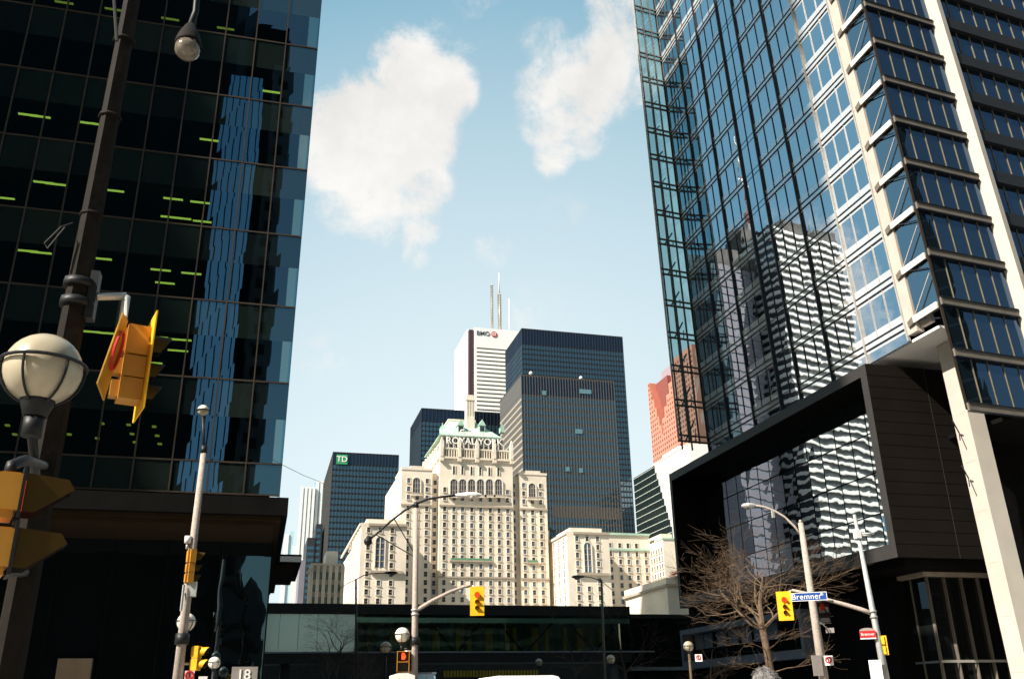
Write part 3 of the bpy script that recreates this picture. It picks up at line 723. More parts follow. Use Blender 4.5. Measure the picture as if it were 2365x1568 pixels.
for (px, yt, yb_, r0, r1, k) in ((1136, 656, 757, .55, .8, 'metal'), (1153.5, 678, 757, .8, 1.1, 'metal'), (1176, 690, 757, .3, .5, 'whitewall')):
    a, c_ = at(px - .5, yt, 735), at(px + 1, yb_, 735); b = MB(); b.tube([(c_.x, 735, H - 1), (a.x, 735, a.z)], [r1 * 1.1, r0], k, 8)
    if k == 'metal':
        n = 26
        for i in range(n): zz = lerp(H, a.z, i / n); xx = lerp(c_.x, a.x, i / n); b.box(xx - r1 * 1.7, xx + r1 * 1.7, 734.2, 735.8, zz, zz + .5, 'ledge')
    if px == 1153.5:
        q = at(1152, 630, 735); b.tube([(a.x, 735, a.z), (q.x, 735, q.z)], [.8, .3], 'whitewall', 8)
    b.build('mast', bm_)
zt_ = at(1115, 770, YB).z
sg = thing('roof_sign', 'grey BMO letters and red roundel on the white bank tower', 'sign', (at(1120, 770, YB).x, YB, zt_))
lettering('BMO', sg, (at(1115.5, 770, YB).x, YB - .25, zt_), (1, 0, 0), (0, 0, 1), 5.6, 'bmoletter', .2, fatten=.02)
cx_ = at(1141, 771, YB).x; b = MB(); b.tube([(cx_, YB - .5, zt_), (cx_, YB - .05, zt_)], 2.6, 'signred', 28); b.build('roundel', sg)
E_ = .78
b = MB()
for q in (-1, 1): b.box(cx_ + q * 1.2 - .3, cx_ + q * 1.2 + .3, YB - .62, YB - .51, zt_ - .2, zt_ + 1.6, 'signwhite')
b.prism([(cx_ - 1.2, YB - .62, zt_ + 1.6), (cx_ - .5, YB - .62, zt_ + 1.6), (cx_ + .2, YB - .62, zt_ + .3), (cx_ - .2, YB - .62, zt_ + .2)], (0, .1, 0), 'signwhite'); b.prism([(cx_ + 1.2, YB - .62, zt_ + 1.6), (cx_ + .5, YB - .62, zt_ + 1.6), (cx_ - .2, YB - .62, zt_ + .3), (cx_ + .2, YB - .62, zt_ + .2)], (0, .1, 0), 'signwhite')
b.box(cx_ - 1.5, cx_ + 1.5, YB - .62, YB - .51, zt_ - 1.3, zt_ - .6, 'signwhite'); b.build('emblem', sg)

# ------------------------------------------------------------------ hotel
ht = thing('hotel', 'cream stone chateau hotel with a green copper roof', 'building', (at(1090, 1300, 420).x, 450, 0))
YT = 420.0
X = lambda px, py=1180, Y=YT: at(px, py, Y).x
Z = lambda py, px=1090, Y=YT: at(px, py, Y).z
b = MB()
zl, zr, zc = Z(1086, 960), Z(1097, 1230), Z(1060, 1090)
XLb, XLr, XC0, XC1, XRr, XRb = X(925), X(997), X(1013), X(1183), X(1199), X(1263)
b.box(XLb, XLr, YT - .6, YT + 60, 0, zl, 'cream'); b.box(XLr, XC0, YT + 1.6, YT + 55, 0, zl - .6, 'cream')
b.box(XC0, XC1, YT - 2.0, YT + 60, 0, zc, 'cream'); b.box(XC1, XRr, YT + 1.6, YT + 55, 0, zr - .6, 'cream'); b.box(XRr, XRb, YT - .6, YT + 60, 0, zr, 'cream')
b.box(XLb - .3, XLr + .3, YT - .9, YT + 20, zl, zl + 1.0, 'creamtrim'); b.box(XRr - .3, XRb + .3, YT - .9, YT + 20, zr, zr + 1.0, 'creamtrim')
b.box(XLb + 4, XLr - 4, YT - .8, YT + 10, zl + 1.0, zl + 2.0, 'creamtrim'); b.box(XRr + 3, XRb - 3, YT - .8, YT + 10, zr + 1.0, zr + 2.0, 'creamtrim')
b.build('tower_wall', ht)
# projecting wings
b = MB()
YWg = 398.0
wl0, wl1, zwl = at(831, 1290, YWg).x, at(938, 1290, YWg).x, at(880, 1208, YWg).z
yfar = wl0 / taz(786, 1330)
b.box(wl0, wl1, YWg, YT + 20, 0, zwl, 'cream'); b.box(wl0, wl0 + 16, YT + 20.01, yfar, 0, zwl - 5, 'cream'); b.box(wl0 + 2.5, wl1 - 2.5, YWg + 2.5, YT + 15, zwl, zwl + 2.2, 'creamtrim')
b.build('wing_wall', ht)
b = MB()
wr0, wr1, zwr = at(1311, 1290, YWg).x, at(1409, 1290, YWg).x, at(1360, 1228, YWg).z
b.box(wr0, wr1, YWg, YT + 45, 0, zwr, 'cream'); b.box(wr0 + 2.5, wr1 - 2.5, YWg + 2.5, YT + 15, zwr, zwr + 2.2, 'creamtrim')
b.build('wing_wall', ht)
b = MB()
b.box(XRb, wr0, YT + 5, YT + 40, 0, at(1290, 1225, YT + 5).z, 'cream'); b.build('wing_wall', ht)
b = MB()
b.box(wl1, XLb, YT + 3, YT + 40, 0, zwl - 3, 'cream')
zre = at(1450, 1236, YT).z; xre = at(1502, 1290, YT).x
b.build('wing_wall', ht)
b = MB(); b.box(wr1, xre, YT, YT + 50, 0, zre, 'cream')
yq = 404; xq = at(1545, 1300, yq).x; zq = at(1545, 1245, yq).z
b.box(xre, xq + 20, yq, YT + 70, 0, zq, 'cream'); b.build('wing_wall', ht)
b = MB(); b.box(xre + 3, xq + 8, yq + 8, YT + 30, zq, zq + 4, 'creamtrim')
b.build('wing_wall', ht)
# cornices, string courses, ledges
b = MB()
b.box(wl0 + 3, wl1 + .2, YWg - .8, YWg - .01, zwl - 1.2, zwl - .2, 'ledge'); b.box(wr0 + 3, wr1 + .2, YWg - .8, YWg - .01, zwr - 1.2, zwr - .2, 'ledge')
b.box(wl0 - .7, wl0 - .01, YWg, yfar - 5, zwl - 1.2, zwl - .2, 'creamtrim'); b.box(wr0 - .7, wr0 - .01, YWg, YT + 40, zwr - 1.2, zwr - .2, 'creamtrim')
zz = at(880, 1320, YWg).z; b.box(wl0 + 4.5, wl1 - 1.5, YWg - 1.2, YWg - .01, zz - .7, zz + .4, 'ledge')
zz = at(1360, 1325, YWg).z; b.box(wr0 + 3.8, wr1 - 1.0, YWg - 1.2, YWg - .01, zz - .7, zz + .4, 'ledge')
zz = Z(1171)
b.box(XLb - .2, XLr, YT - 1.1, YT - .61, zz - .5, zz + .3, 'ledge'); b.box(XC0 - .2, XC1 + .2, YT - 2.6, YT - 2.01, zz - .5, zz + .3, 'ledge'); b.box(XRr, XRb + .2, YT - 1.1, YT - .61, zz - .5, zz + .3, 'ledge')
zz = Z(1334); b.box(XC0 - .2, XC1 + .2, YT - 2.6, YT - 2.01, zz - .4, zz + .3, 'ledge'); b.box(XRr, XRb + .2, YT - 1.1, YT - .61, zz - .4, zz + .3, 'ledge')
zz = Z(1297); b.box(X(1037), X(1134), YT - 2.9, YT - 2.01, zz - .4, zz + .3, 'ledge'); b.box(X(1213), X(1240), YT - 1.4, YT - .61, zz - .4, zz + .3, 'ledge')
b.box(wr1 + .1, xre, YT - .5, YT - .01, Z(1269, 1450) - .5, Z(1269, 1450) + .5, 'copper'); b.box(wr1 + .1, xre + .3, YT - .7, YT + 5, zre, zre + 1, 'copper')
b.box(xre - .3, xq + 20, yq - .4, yq + 8, zq, zq + .7, 'copper')
b.build('cornice', ht)
b = MB()
zz = Z(1297); b.box(X(1040), X(1131), YT - 2.85, YT - 2.7, zz + .3, zz + 1.2, 'copperd'); b.build('balcony_rail', ht)
b = MB(); b.box(X(1215), X(1238), YT - 1.35, YT - 1.2, zz + .3, zz + 1.2, 'copperd'); b.build('balcony_rail', ht)
# windows
def window_proto(w_, h_):
    q = MB(); o = ht['_w']
    q.box(-w_ / 2, w_ / 2, -.05, .0, 0, h_, 'win'); q.box(-w_ / 2, w_ / 2, -.09, -.051, h_ * .5 - .06, h_ * .5 + .06, 'winframe')
    q.box(-w_ / 2 - .22, -w_ / 2, -.22, 0, 0, h_, 'creamtrim'); q.box(w_ / 2, w_ / 2 + .22, -.22, 0, 0, h_, 'creamtrim'); q.box(-w_ / 2 - .22, w_ / 2 + .22, -.25, 0, h_, h_ + .25, 'creamtrim'); q.box(-w_ / 2 - .35, w_ / 2 + .35, -.42, 0, -.25, 0, 'creamtrim')
    return q
def mesh_of(q, name, swap=None):
    me = bpy.data.meshes.new(name); me.from_pydata(q.v, [], q.f)
    for k in q.mats: me.materials.append(M[swap.get(k, k) if swap else k])
    me.polygons.foreach_set('material_index', q.m); me.update()
    bm = bmesh.new(); bm.from_mesh(me); bmesh.ops.recalc_face_normals(bm, faces=bm.faces); bm.to_mesh(me); bm.free(); return me
WA, WBm = mesh_of(window_proto(1.5, 2.2), 'window'), mesh_of(window_proto(1.5, 2.2), 'window', {'win': 'winb'})
spots = []
rows = [Z(1179) - 3.72 * k - 1.1 for k in range(0, 16)]
zr1 = Z(1154) - 1.1
for zz in [zr1] + rows:
    for px in (942, 962.5, 985): spots.append((X(px), YT - .6, zz, 0))
    spots.append((X(1005.5), YT + 1.6, zz, 0))
    for px in (1025, 1046.5, 1066, 1087.5, 1108, 1130, 1150, 1170): spots.append((X(px), YT - 2.0, zz, 0))
    spots.append((X(1188.5), YT + 1.6, zz, 0))
    for px in (1209.5, 1229, 1248.5): spots.append((X(px), YT - .6, zz, 0))
for zz in (zr1 + 3.9, zr1 + 7.9):
    for px in (942, 985, 1209.5, 1248.5): spots.append((X(px), YT - .6, zz, 0))
    spots.append((X(1005.5), YT + 1.6, zz, 0)); spots.append((X(1188.5), YT + 1.6, zz, 0))
    if zz < zr1 + 5: spots.append((X(1025), YT - 2, zz, 0)); spots.append((X(1170), YT - 2, zz, 0))
zw = at(850, 1223, YWg).z - 1.1
for k in range(14):
    zz = zw - 3.72 * k
    for i, px in enumerate((849, 876, 904)):
        if i == 1 and 0 < k < 6: continue
        spots.append((at(px, 1290, YWg).x, YWg, zz, 0))
    for j in range(7): spots.append((wl0, YWg + 6 + j * 8, zz, 1))
zw = at(1360, 1244, YWg).z - 1.1
for k in range(13):
    zz = zw - 3.72 * k
    for i, px in enumerate((1327, 1351, 1375)):
        if i == 1 and 0 < k < 6: continue
        spots.append((at(px + 7, 1290, YWg).x, YWg, zz, 0))
    for j in range(6): spots.append((wr0, YWg + 5 + j * 7.5, zz, 1))
zw = at(1450, 1260, YT).z - 1.1
for k in range(12):
    for px in (1411, 1433, 1452, 1471.5, 1492):
        if k == 0 and px > 1480: continue
        spots.append((at(px, 1290, YT).x, YT, zw - (3.72 * k + (.3 if k else 0)), 0))
    for j in range(5): spots.append((xre, yq + 1.6 + j * 3.1, zq - 6 - 3.72 * k, 1))
rest = []; nvis = 0
for (x, y, z, r) in spots:
    if z < 3: continue
    vis_ = inview((x, y, z)) and at(1000, 1400, y).z < z and nvis < 104 and r == 0
    me = WA if random.random() < .6 else WBm
    if vis_:
        o = bpy.data.objects.new('window', me); COL.objects.link(o); o.parent = ht; o.location = V((x, y, z)) - wloc(ht); nvis += 1
    else: rest.append((x, y, z, r, me))
q = MB()
for (x, y, z, r, me) in rest:
    src = window_proto(1.5, 2.2); base = len(q.v)
    for f, mi in zip(src.f, src.m):
        k = src.mats[mi]
        if k == 'win' and me is WBm: k = 'winb'
        pts = [src.v[j] for j in f]
        q.face([(x + p[0], y + p[1], z + p[2]) if r == 0 else (x + p[1], y + p[0], z + p[2]) for p in pts], k)
q.build('window', ht, kind='stuff')
# arched windows
def arch(px, ybase, ytop, wpx, Y, dy, long=False):
    xa = at(px, (ybase + ytop) / 2, Y).x; z0, z1 = at(px, ybase, Y).z, at(px, ytop, Y).z; r = wpx
    o = MB()
    prof = [(-r, z0), (r, z0)] + [(r * math.cos(R(a)), z1 - r + r * math.sin(R(a))) for a in range(0, 181, 20)]
    o.prism([(xa + a, Y - dy - .02, z) for a, z in prof], (0, -.05, 0), 'winb')
    rr = r + .45
    for i in range(12):
        a0, a1 = R(i * 15), R(i * 15 + 15)
        o.prism([(xa + r * math.cos(a0), Y - dy, z1 - r + r * math.sin(a0)), (xa + rr * math.cos(a0), Y - dy, z1 - r + rr * math.sin(a0)), (xa + rr * math.cos(a1), Y - dy, z1 - r + rr * math.sin(a1)), (xa + r * math.cos(a1), Y - dy, z1 - r + r * math.sin(a1))], (0, -.5, 0), 'creamtrim')
    for sgn in (-1, 1): o.box(xa + sgn * (r + .22) - .22, xa + sgn * (r + .22) + .22, Y - dy - .5, Y - dy, z0, z1 - r, 'creamtrim')
    mull = (-.33, .33) if not long else (0,)
    for u in mull: o.box(xa + u * r - .18, xa + u * r + .18, Y - dy - .3, Y - dy - .07, z0, z1 - r * .3, 'winframe' if not long else 'creamtrim')
    n = 3 if not long else 5
    for i in range(1, n): z = lerp(z0, z1, i / n); o.box(xa - r, xa + r, Y - dy - .2, Y - dy - .071, z - .2, z + .2, 'winframe')
    o.build('arched_window', ht)
    if not long:
        o = MB(); o.box(xa - r - .9, xa + r + .9, Y - dy - 1.5, Y - dy, z0 - 1.0, z0 - .5, 'creamtrim'); o.box(xa - r - .9, xa + r + .9, Y - dy - 1.5, Y - dy - 1.3, z0 - .5, z0 + .35, 'ledge'); o.build('balcony', ht)
for px in (1046.5, 1066.5, 1087, 1107.5, 1128, 1149): arch(px, 1147, 1109, 1.75, YT, 2.0)
arch(961.5, 1141, 1104, 1.75, YT, .6); arch(1228, 1151, 1117, 1.75, YT, .6)
arch(877.5, 1310, 1239, 1.9, YWg, 0, True); arch(1357.5, 1321, 1253, 1.7, YWg, 0, True)
for px in (1046.5, 1066, 1087, 1107, 1128, 1148.5):
    xa = X(px, 1090); z0, z1 = Z(1098), Z(1079); o = MB()
    o.prism([(xa - .5, YT - 2.02, z0), (xa + .5, YT - 2.02, z0), (xa + .5, YT - 2.02, z1 - .8), (xa, YT - 2.02, z1), (xa - .5, YT - 2.02, z1 - .8)], (0, -.06, 0), 'win'); o.box(xa - .8, xa - .5, YT - 2.25, YT - 2.0, z0, z1, 'creamtrim'); o.box(xa + .5, xa + .8, YT - 2.25, YT - 2.0, z0, z1, 'creamtrim'); o.build('slit_window', ht)
# crown: parapet, balusters, pinnacles, penthouse, roof
zc0, zc1 = Z(1060), Z(1039)
o = MB(); o.box(XC0 - .6, XC1 + .6, YT - 3.0, YT + 52, zc0 - .9, zc0, 'creamtrim'); o.box(XC0 - .3, XC1 + .3, YT - 2.7, YT - 2.1, zc1 - .8, zc1, 'creamtrim'); o.box(XC0 - .3, XC0 + .5, YT - 2.09, YT + 45, zc0, zc1 - 1, 'creamtrim')
o.box(XC0, XC1, YT - 1.6, YT - 1.2, zc0 + .002, zc1 - .81, 'ledge')
for i in range(29): x = lerp(XC0 + .5, XC1 - .5, i / 28); o.box(x - .22, x + .22, YT - 2.6, YT - 2.2, zc0 + .003, zc1 - .81, 'creamtrim')
o.build('balustrade', ht)
for i in range(5):
    x = lerp(XC0 + .6, XC1 - .6, i / 4); o = MB(); o.box(x - .75, x + .75, YT - 3.3, YT - 1.9, zc0, zc1 + 2.6, 'creamtrim'); o.prism([(x - .75, YT - 3.3, zc1 + 2.6), (x + .75, YT - 3.3, zc1 + 2.6), (x, YT - 3.3, zc1 + 5)], (0, 1.4, 0), 'creamtrim')
    o.box(x - .9, x + .9, YT - 3.6, YT - 2.0, zc0 - 2.2, zc0 - .901, 'creamtrim'); o.build('pinnacle', ht)
for i in range(7):
    o = MB(); y = YT + 4 + i * 7; o.box(XC0 - .6, XC0 + .6, y - .6, y + .6, zc0 - 2, zc1 + 1.5 + .4 * i, 'creamtrim'); o.ball((XC0, y, zc1 + 2.0 + .4 * i), .6, 'creamtrim', 8); o.build('pinnacle', ht)
px0, px1 = X(1024, 1030), X(1168, 1030); ze = Z(1004); zrg = Z(951)
YP = YT + 3
o = MB(); o.box(px0, px1, YP, YT + 44, zc0, ze, 'creamtrim')
for i in range(12):
    x = lerp(px0 + 1.8, px1 - 1.8, i / 11); o.box(x - .85, x + .85, YP - .06, YP - .005, zc1 + 1.4, ze - 1.0, 'win')
o.build('penthouse', ht)
o = MB(); o.box(px0 - .5, px1 + .5, YP - 1.2, YP - 1.0, zc1 - .3, zc1 + 1.2, 'copperd'); o.build('roof_rail', ht)
rx0, rx1 = X(1017, 1003), X(1160, 1003); tx0, tx1 = X(1052, 951), X(1114, 951)
ry0, ry1 = YP - 1.2, YT + 46; ty0, ty1 = YT + 17, YT + 28
o = MB(); o.hexa([(rx0, ry0, ze), (rx1, ry0, ze), (rx1, ry1, ze), (rx0, ry1, ze), (tx0, ty0, zrg), (tx1, ty0, zrg), (tx1, ty1, zrg), (tx0, ty1, zrg)], 'copper'); o.box(tx0 - .4, tx1 + .4, ty0 - .4, ty1 + .4, zrg, zrg + .9, 'creamtrim'); o.box(rx0, rx1, ry0, ry1, ze - .5, ze - .002, 'copper')
roof = o.build('roof', ht)
def on_roof(px, py):
    t0 = at(px, py, ry0); 
    for i in range(200):
        y = lerp(ry0, ty0, i / 200); p = at(px, py, y); zr_ = lerp(ze, zrg, (y - ry0) / (ty0 - ry0))
        if p.z <= zr_: return p
    return at(px, py, ty0)
for (px, py) in ((1063, 995), (1112, 995)):
    p = on_roof(px, py); o = MB(); o.box(p.x - 1.5, p.x + 1.5, p.y - 1.5, p.y + 5, p.z - 1, p.z + 2.4, 'copper'); o.box(p.x - 1.1, p.x + 1.1, p.y - 1.56, p.y - 1.51, p.z - .6, p.z + 2.0, 'win')
    o.prism([(p.x - 1.9, p.y - 1.8, p.z + 2.4), (p.x + 1.9, p.y - 1.8, p.z + 2.4), (p.x, p.y - 1.8, p.z + 5.6)], (0, 7, 0), 'copper'); o.build('dormer', roof)
for (px, sg_) in ((1021, -1), (1158, 1)):
    p = at(px, 988, YT + 22); o = MB(); o.box(p.x - 1.1, p.x + 1.1, YT + 20, YT + 23, p.z - 3, p.z - .2, 'copper'); o.prism([(p.x - 1.3, YT + 20, p.z - .2), (p.x + 1.3, YT + 20, p.z - .2), (p.x, YT + 20, p.z + 1.4)], (0, 3, 0), 'copper'); o.tube([(p.x, YT + 21, p.z), (p.x, YT + 21, p.z + 2.4)], .15, 'copper', 6); o.build('dormer', roof)
p0, p1 = at(1077, 964, YT + 10), at(1096, 912, YT + 10)
o = MB(); xa, xb = p0.x, at(1096, 964, YT + 10).x; o.box(xa, xb, YT + 10, YT + 14, ze, p1.z - 2, 'creamtrim'); o.box(xa + .3, xb - .3, YT + 10.3, YT + 13.7, p1.z - 2, p1.z, 'creamtrim'); o.box(xa - .25, xb + .25, YT + 9.7, YT + 14.3, p1.z - 3, p1.z - 2.3, 'creamtrim')
for i in range(3): x = lerp(xa + .8, xb - .8, i / 2); o.box(x - .18, x + .18, YT + 9.93, YT + 9.995, p0.z + 1, p1.z - 3.4, 'ledge')
o.build('chimney', roof)
YS = YT - 1.0
sg = thing('roof_sign', 'white ROYAL YORK letters on a frame under the hotel roof', 'sign', (X(1093, 1020), YS, Z(1030)))
o = MB(); zz = Z(1030)
o.tube([(X(1030, 1020), YS + .3, zz + .2), (X(1157, 1020), YS + .3, zz + .2)], .12, 'metal', 6); o.tube([(X(1030, 1020), YS + .3, Z(1012)), (X(1157, 1020), YS + .3, Z(1012))], .12, 'metal', 6)
for i in range(7): x = lerp(X(1030, 1020), X(1157, 1020), i / 6); o.tube([(x, YS + .3, zc1), (x, YS + .3, Z(998))], .12, 'metal', 6)
o.build('sign_frame', sg)
lettering('ROYAL YORK', sg, (X(1095, 1020), YS - .1, Z(1021)), (1, 0, .012), (0, 0, 1), 4.6, 'signwhite', .25, fatten=.02)
lettering('Fairmont', sg, (X(1096, 1000), YS - .1, Z(1002)), (1, 0, .012), (0, 0, 1), 4.6, 'signwhite', .25, shear=.35, fatten=.06)

# ------------------------------------------------------------------ other buildings far off
def facade_box(name, label, Y, l, r, top, depth, wallm, farleft=None):
    x0, x1 = at(*l, Y).x, at(*r, Y).x; H = at(*top, Y).z
    y1 = x0 / taz(*farleft) if farleft else Y + depth
    t_ = thing(name, label, 'building', ((x0 + x1) / 2, (Y + y1) / 2, 0)); return t_, x0, x1, y1, H
# white and blue ribbed condo tower (two shafts)
t_, x0, x1, y1, H = facade_box('apartment_tower', 'tall pale tower with white vertical ribs behind the office corner', 820, (690, 1250), (744, 1250), (720, 1112), 40, 'condo')
xm = lerp(x0, x1, .5); H2 = at(705, 1127, 820).z
b = MB(); b.box(x0, xm, 820, y1, 0, H2, 'condoglass'); b.box(xm, x1, 822, y1, 0, H, 'condoglass'); b.build('glazing', t_)
for i in range(7):
    x = lerp(x0, x1, i / 6); b = MB(); b.box(x - 1.15, x + 1.15, 818.5 + (2 if i > 3 else 0), 821.9, 0, H2 + 1 if i < 4 else H + 1, 'condo'); b.build('rib', t_)
# thin pale teal tower
t_, x0, x1, y1, H = facade_box('apartment_tower', 'small pale teal glass tower seen under the office overhang', 900, (658, 1300), (679, 1300), (672, 1226), 30, 'paletower')
b = MB(); b.box(x0 + 2, x1 - 2, 900, y1, 0, H, 'paletower'); b.build('glazing', t_)
b = MB(); b.box(x0 - 1.5, x0 + 1.9, 899, y1, 0, H - 3, 'condo'); b.box(x1 - 1.9, x1 + 1, 899, y1, 0, H - 14, 'condo'); b.build('rib', t_)
# dark stepped block
t_, x0, x1, y1, H = facade_box('office_block', 'dark stepped block left of the green signed tower', 600, (706, 1300), (740, 1300), (730, 1209), 40, 'tdsteel')
H2 = at(716, 1241, 600).z; xm = lerp(x0, x1, .55)
b = MB(); b.box(x0, xm, 600, y1, 0, H2, 'tdsteel'); b.box(xm, x1, 600.5, y1, 0, H, 'tdsteel'); b.box(x0 - 3.5, x0 - .02, 602, y1, 0, H2 - 14, 'purple'); b.build('wall', t_)
z = H - 3; k = 0
while z > 30:
    b = MB(); b.box(xm + .5, x1 - .5, 600.42, 600.495, z - 2, z, 'tdglass')
    if z < H2 - 2: b.box(x0 + .5, xm - .5, 599.9, 599.995, z - 2, z, 'tdglass')
    b.build('window_band', t_); z -= 3.8
# old stone block left of the hotel
t_, x0, x1, y1, H = facade_box('stone_block', 'weathered stone block with green panes left of the hotel', 330, (718, 1350), (790, 1350), (750, 1306), 40, 'oldstone', farleft=(711, 1350))
b = MB(); b.box(x0, x1, 330, y1, 0, H, 'oldstone'); b.box(x0 - .4, x1 + .4, 329.6, y1, H, H + .8, 'oldstone')
for i in range(6): x = lerp(x0, x1, i / 5); b.box(x - .6, x + .6, 329.3, 329.99, 0, H, 'oldstone')
b.build('wall', t_)
b = MB(); b.box(x0 + 5, x1 - 1.5, 336, y1 - 3, H + .8, H + 6, 'cream'); b.build('penthouse', t_)
for i in range(5):
    for k in range(4):
        x = lerp(x0, x1, (i + .5) / 5); z = H - 3.6 - k * 4.2; q = MB()
        q.box(x - .95, x - .1, 329.8, 329.99, z - 1.2, z + 1.4, 'greenpane'); q.box(x + .1, x + .95, 329.8, 329.99, z - 1.2, z + 1.4, 'greenpane'); q.box(x - 1.1, x + 1.1, 329.6, 329.99, z - 1.5, z - 1.2, 'ledge'); q.build('window', t_)
# coral granite tower with a stepped notch
XQ = 400.0
yl, yr = atX(1496, 900, XQ).y, atX(1600, 830, XQ).y
zT = lambda px, py: atX(px, py, XQ).z
Ht = zT(1497, 886)
rt = thing('granite_tower', 'coral granite tower with a stepped notch beside the glass wing', 'building', (XQ + 20, (yl + yr) / 2, 0))
ysp = lambda px, py: atX(px, py, XQ).y
b = MB(); zb_ = zT(1532, 1002)
yv_ = ysp(1529, 985)
ns = 6; prof = [(yl, 0), (yl, Ht)]
for i in range(ns):
    y_ = lerp(yl, yv_ + 1.5, (i + 1) / ns); z_ = lerp(Ht, zb_, i / ns)
    prof += [(y_, z_), (y_, lerp(Ht, zb_, (i + 1) / ns))]
yr2 = lerp(yv_, yr, 1)
Hr = Ht + 4
for i in range(ns):
    y_ = lerp(yv_ - 1.5, lerp(yv_, yr, .55), i / ns); z_ = lerp(zb_ + 6, Hr, (i + 1) / ns)
    prof += [(y_, prof[-1][1]), (y_, z_)]
prof += [(yr, Hr), (yr, 0)]
b.prism([(XQ, y, z) for y, z in prof], (8, 0, 0), 'red'); b.build('wall', rt)
b = MB(); b.box(XQ + 8.01, XQ + 16, yv_ - 6, yl - 1, 0, Ht - 1, 'redd'); b.build('recess', rt)
b = MB(); b.box(XQ + 16.01, XQ + 50, yr, yl - 4, 0, Ht + 14, 'lav'); b.build('rear_wall', rt)
z = Ht - 4
while z > 40:
    b = MB()
    n = 22
    for i in range(n):
        y_ = lerp(yl, yr, (i + .5) / n)
        def top_at(yy):
            e1, e2 = yv_ + 1.5, lerp(yv_, yr, .55)
            if yy > e1: return lerp(Ht, zb_, min(ns - 1, int((yl - yy) / (yl - e1) * ns)) / ns)
            st_ = yv_ - 1.5
            if yy > st_: return zb_
            return lerp(zb_ + 6, Hr, (min(ns - 1, int((st_ - yy) / (st_ - e2) * ns)) + 1) / ns)
        lim = min(top_at(y_ - 1.4), top_at(y_ + 1.4))
        if z + 2.6 < lim: b.box(XQ - .06, XQ - .004, y_ - 1.35, y_ + 1.35, z, z + 2.6, 'redwin')
    if b.f: b.build('window_band', rt)
    z -= 5.4
# dark sawtooth bank block and white wall
XD = 190.0
ya, yb2 = atX(1466, 1150, XD).y, atX(1552, 1150, XD).y
H = atX(1490, 1088, XD).z
dk = thing('bank_block', 'dark glass terraced block with pale floor lines behind the hotel', 'building', (XD + 15, (ya + yb2) / 2, 0))
steps = 9
b = MB()
ytop = lambda i: lerp(atX(1511, 1085, XD).y, atX(1551, 1222, XD).y, i / steps)
hts = [lerp(H, atX(1551, 1215, XD).z, i / steps) for i in range(steps + 1)]
ed = [ya] + [ytop(i) for i in range(steps + 1)]
for i in range(steps + 1): b.box(XD, XD + .4, ed[i + 1] + .01, ed[i] - .005, 0, hts[i], 'sashglass')
b.build('glazing', dk)
b = MB()
for i in range(steps + 1): b.box(XD + .405, XD + 30, ed[i + 1], ed[i] - .005, 0, hts[i] - .02, 'whitewall')
b.build('end_wall', dk)
for k in range(16):
    z = H - 3.6 * k - .6; b = MB()
    for i in range(steps + 1):
        if z < hts[i]: b.box(XD - .25, XD - .004, ed[i + 1], ed[i] - .01, z - .25, z, 'floorline')
    if b.f: b.build('floor_edge', dk)
XW = 240.0
ya, yb2 = atX(1511, 1150, XW).y, atX(1600, 1150, XW).y
ww = thing('white_block', 'blank white building under the coral granite tower', 'building', (XW + 15, (ya + yb2) / 2, 0))
b = MB(); H = atX(1512, 1070, XW).z; b.box(XW, XW + 30, yb2, ya, 0, H, 'whitewall'); b.box(XW + .5, XW + 20, lerp(ya, yb2, .75), lerp(ya, yb2, .3), H, H + 2.2, 'whitewall'); b.box(XW - .3, XW - .01, yb2, ya, H - 1, H - .3, 'creamtrim'); b.build('wall', ww)
# old station block
XS_ = 92.0
ya, yb2 = atX(1445, 1380, XS_).y, atX(1540, 1350, XS_).y
zs_ = atX(1490, 1355, XS_).z
st = thing('station_building', 'cream stone station block with a brown rooftop penthouse', 'building', (XS_ + 15, (ya + yb2) / 2, 0))
b = MB(); b.box(XS_, XS_ + 40, yb2, ya, 0, zs_ - 1.5, 'cream'); b.box(XS_ - .6, XS_ + 40, yb2 - .6, ya + .6, zs_ - 1.5, zs_ - .9, 'ledge'); b.box(XS_ - .2, XS_ + 40, yb2 - .2, ya + .2, zs_ - .9, zs_ + .6, 'cream'); b.build('wall', st)
p = atX(1540, 1330, XS_ + 6); b = MB(); b.box(XS_ + 6, XS_ + 12, yb2 + 4, yb2 + 10, zs_ + .6, p.z, 'brownroof'); b.box(XS_ + 5.7, XS_ + 12.3, yb2 + 3.7, yb2 + 10.3, p.z, p.z + .5, 'brownroof'); b.box(XS_ + 7, XS_ + 8.5, yb2 + 3.9, yb2 + 3.99, zs_ + 1, p.z - .8, 'win'); b.box(XS_ + 9.5, XS_ + 11, yb2 + 3.9, yb2 + 3.99, zs_ + 1, p.z - .8, 'win')
b.prism([(XS_ + 2, yb2 + 2, zs_ + .6), (XS_ + 2, ya - 30, zs_ + .6), (XS_ + 5, yb2 + 10, zs_ + 2.6)], (4, 0, 0), 'brownroof'); b.build('penthouse', st)

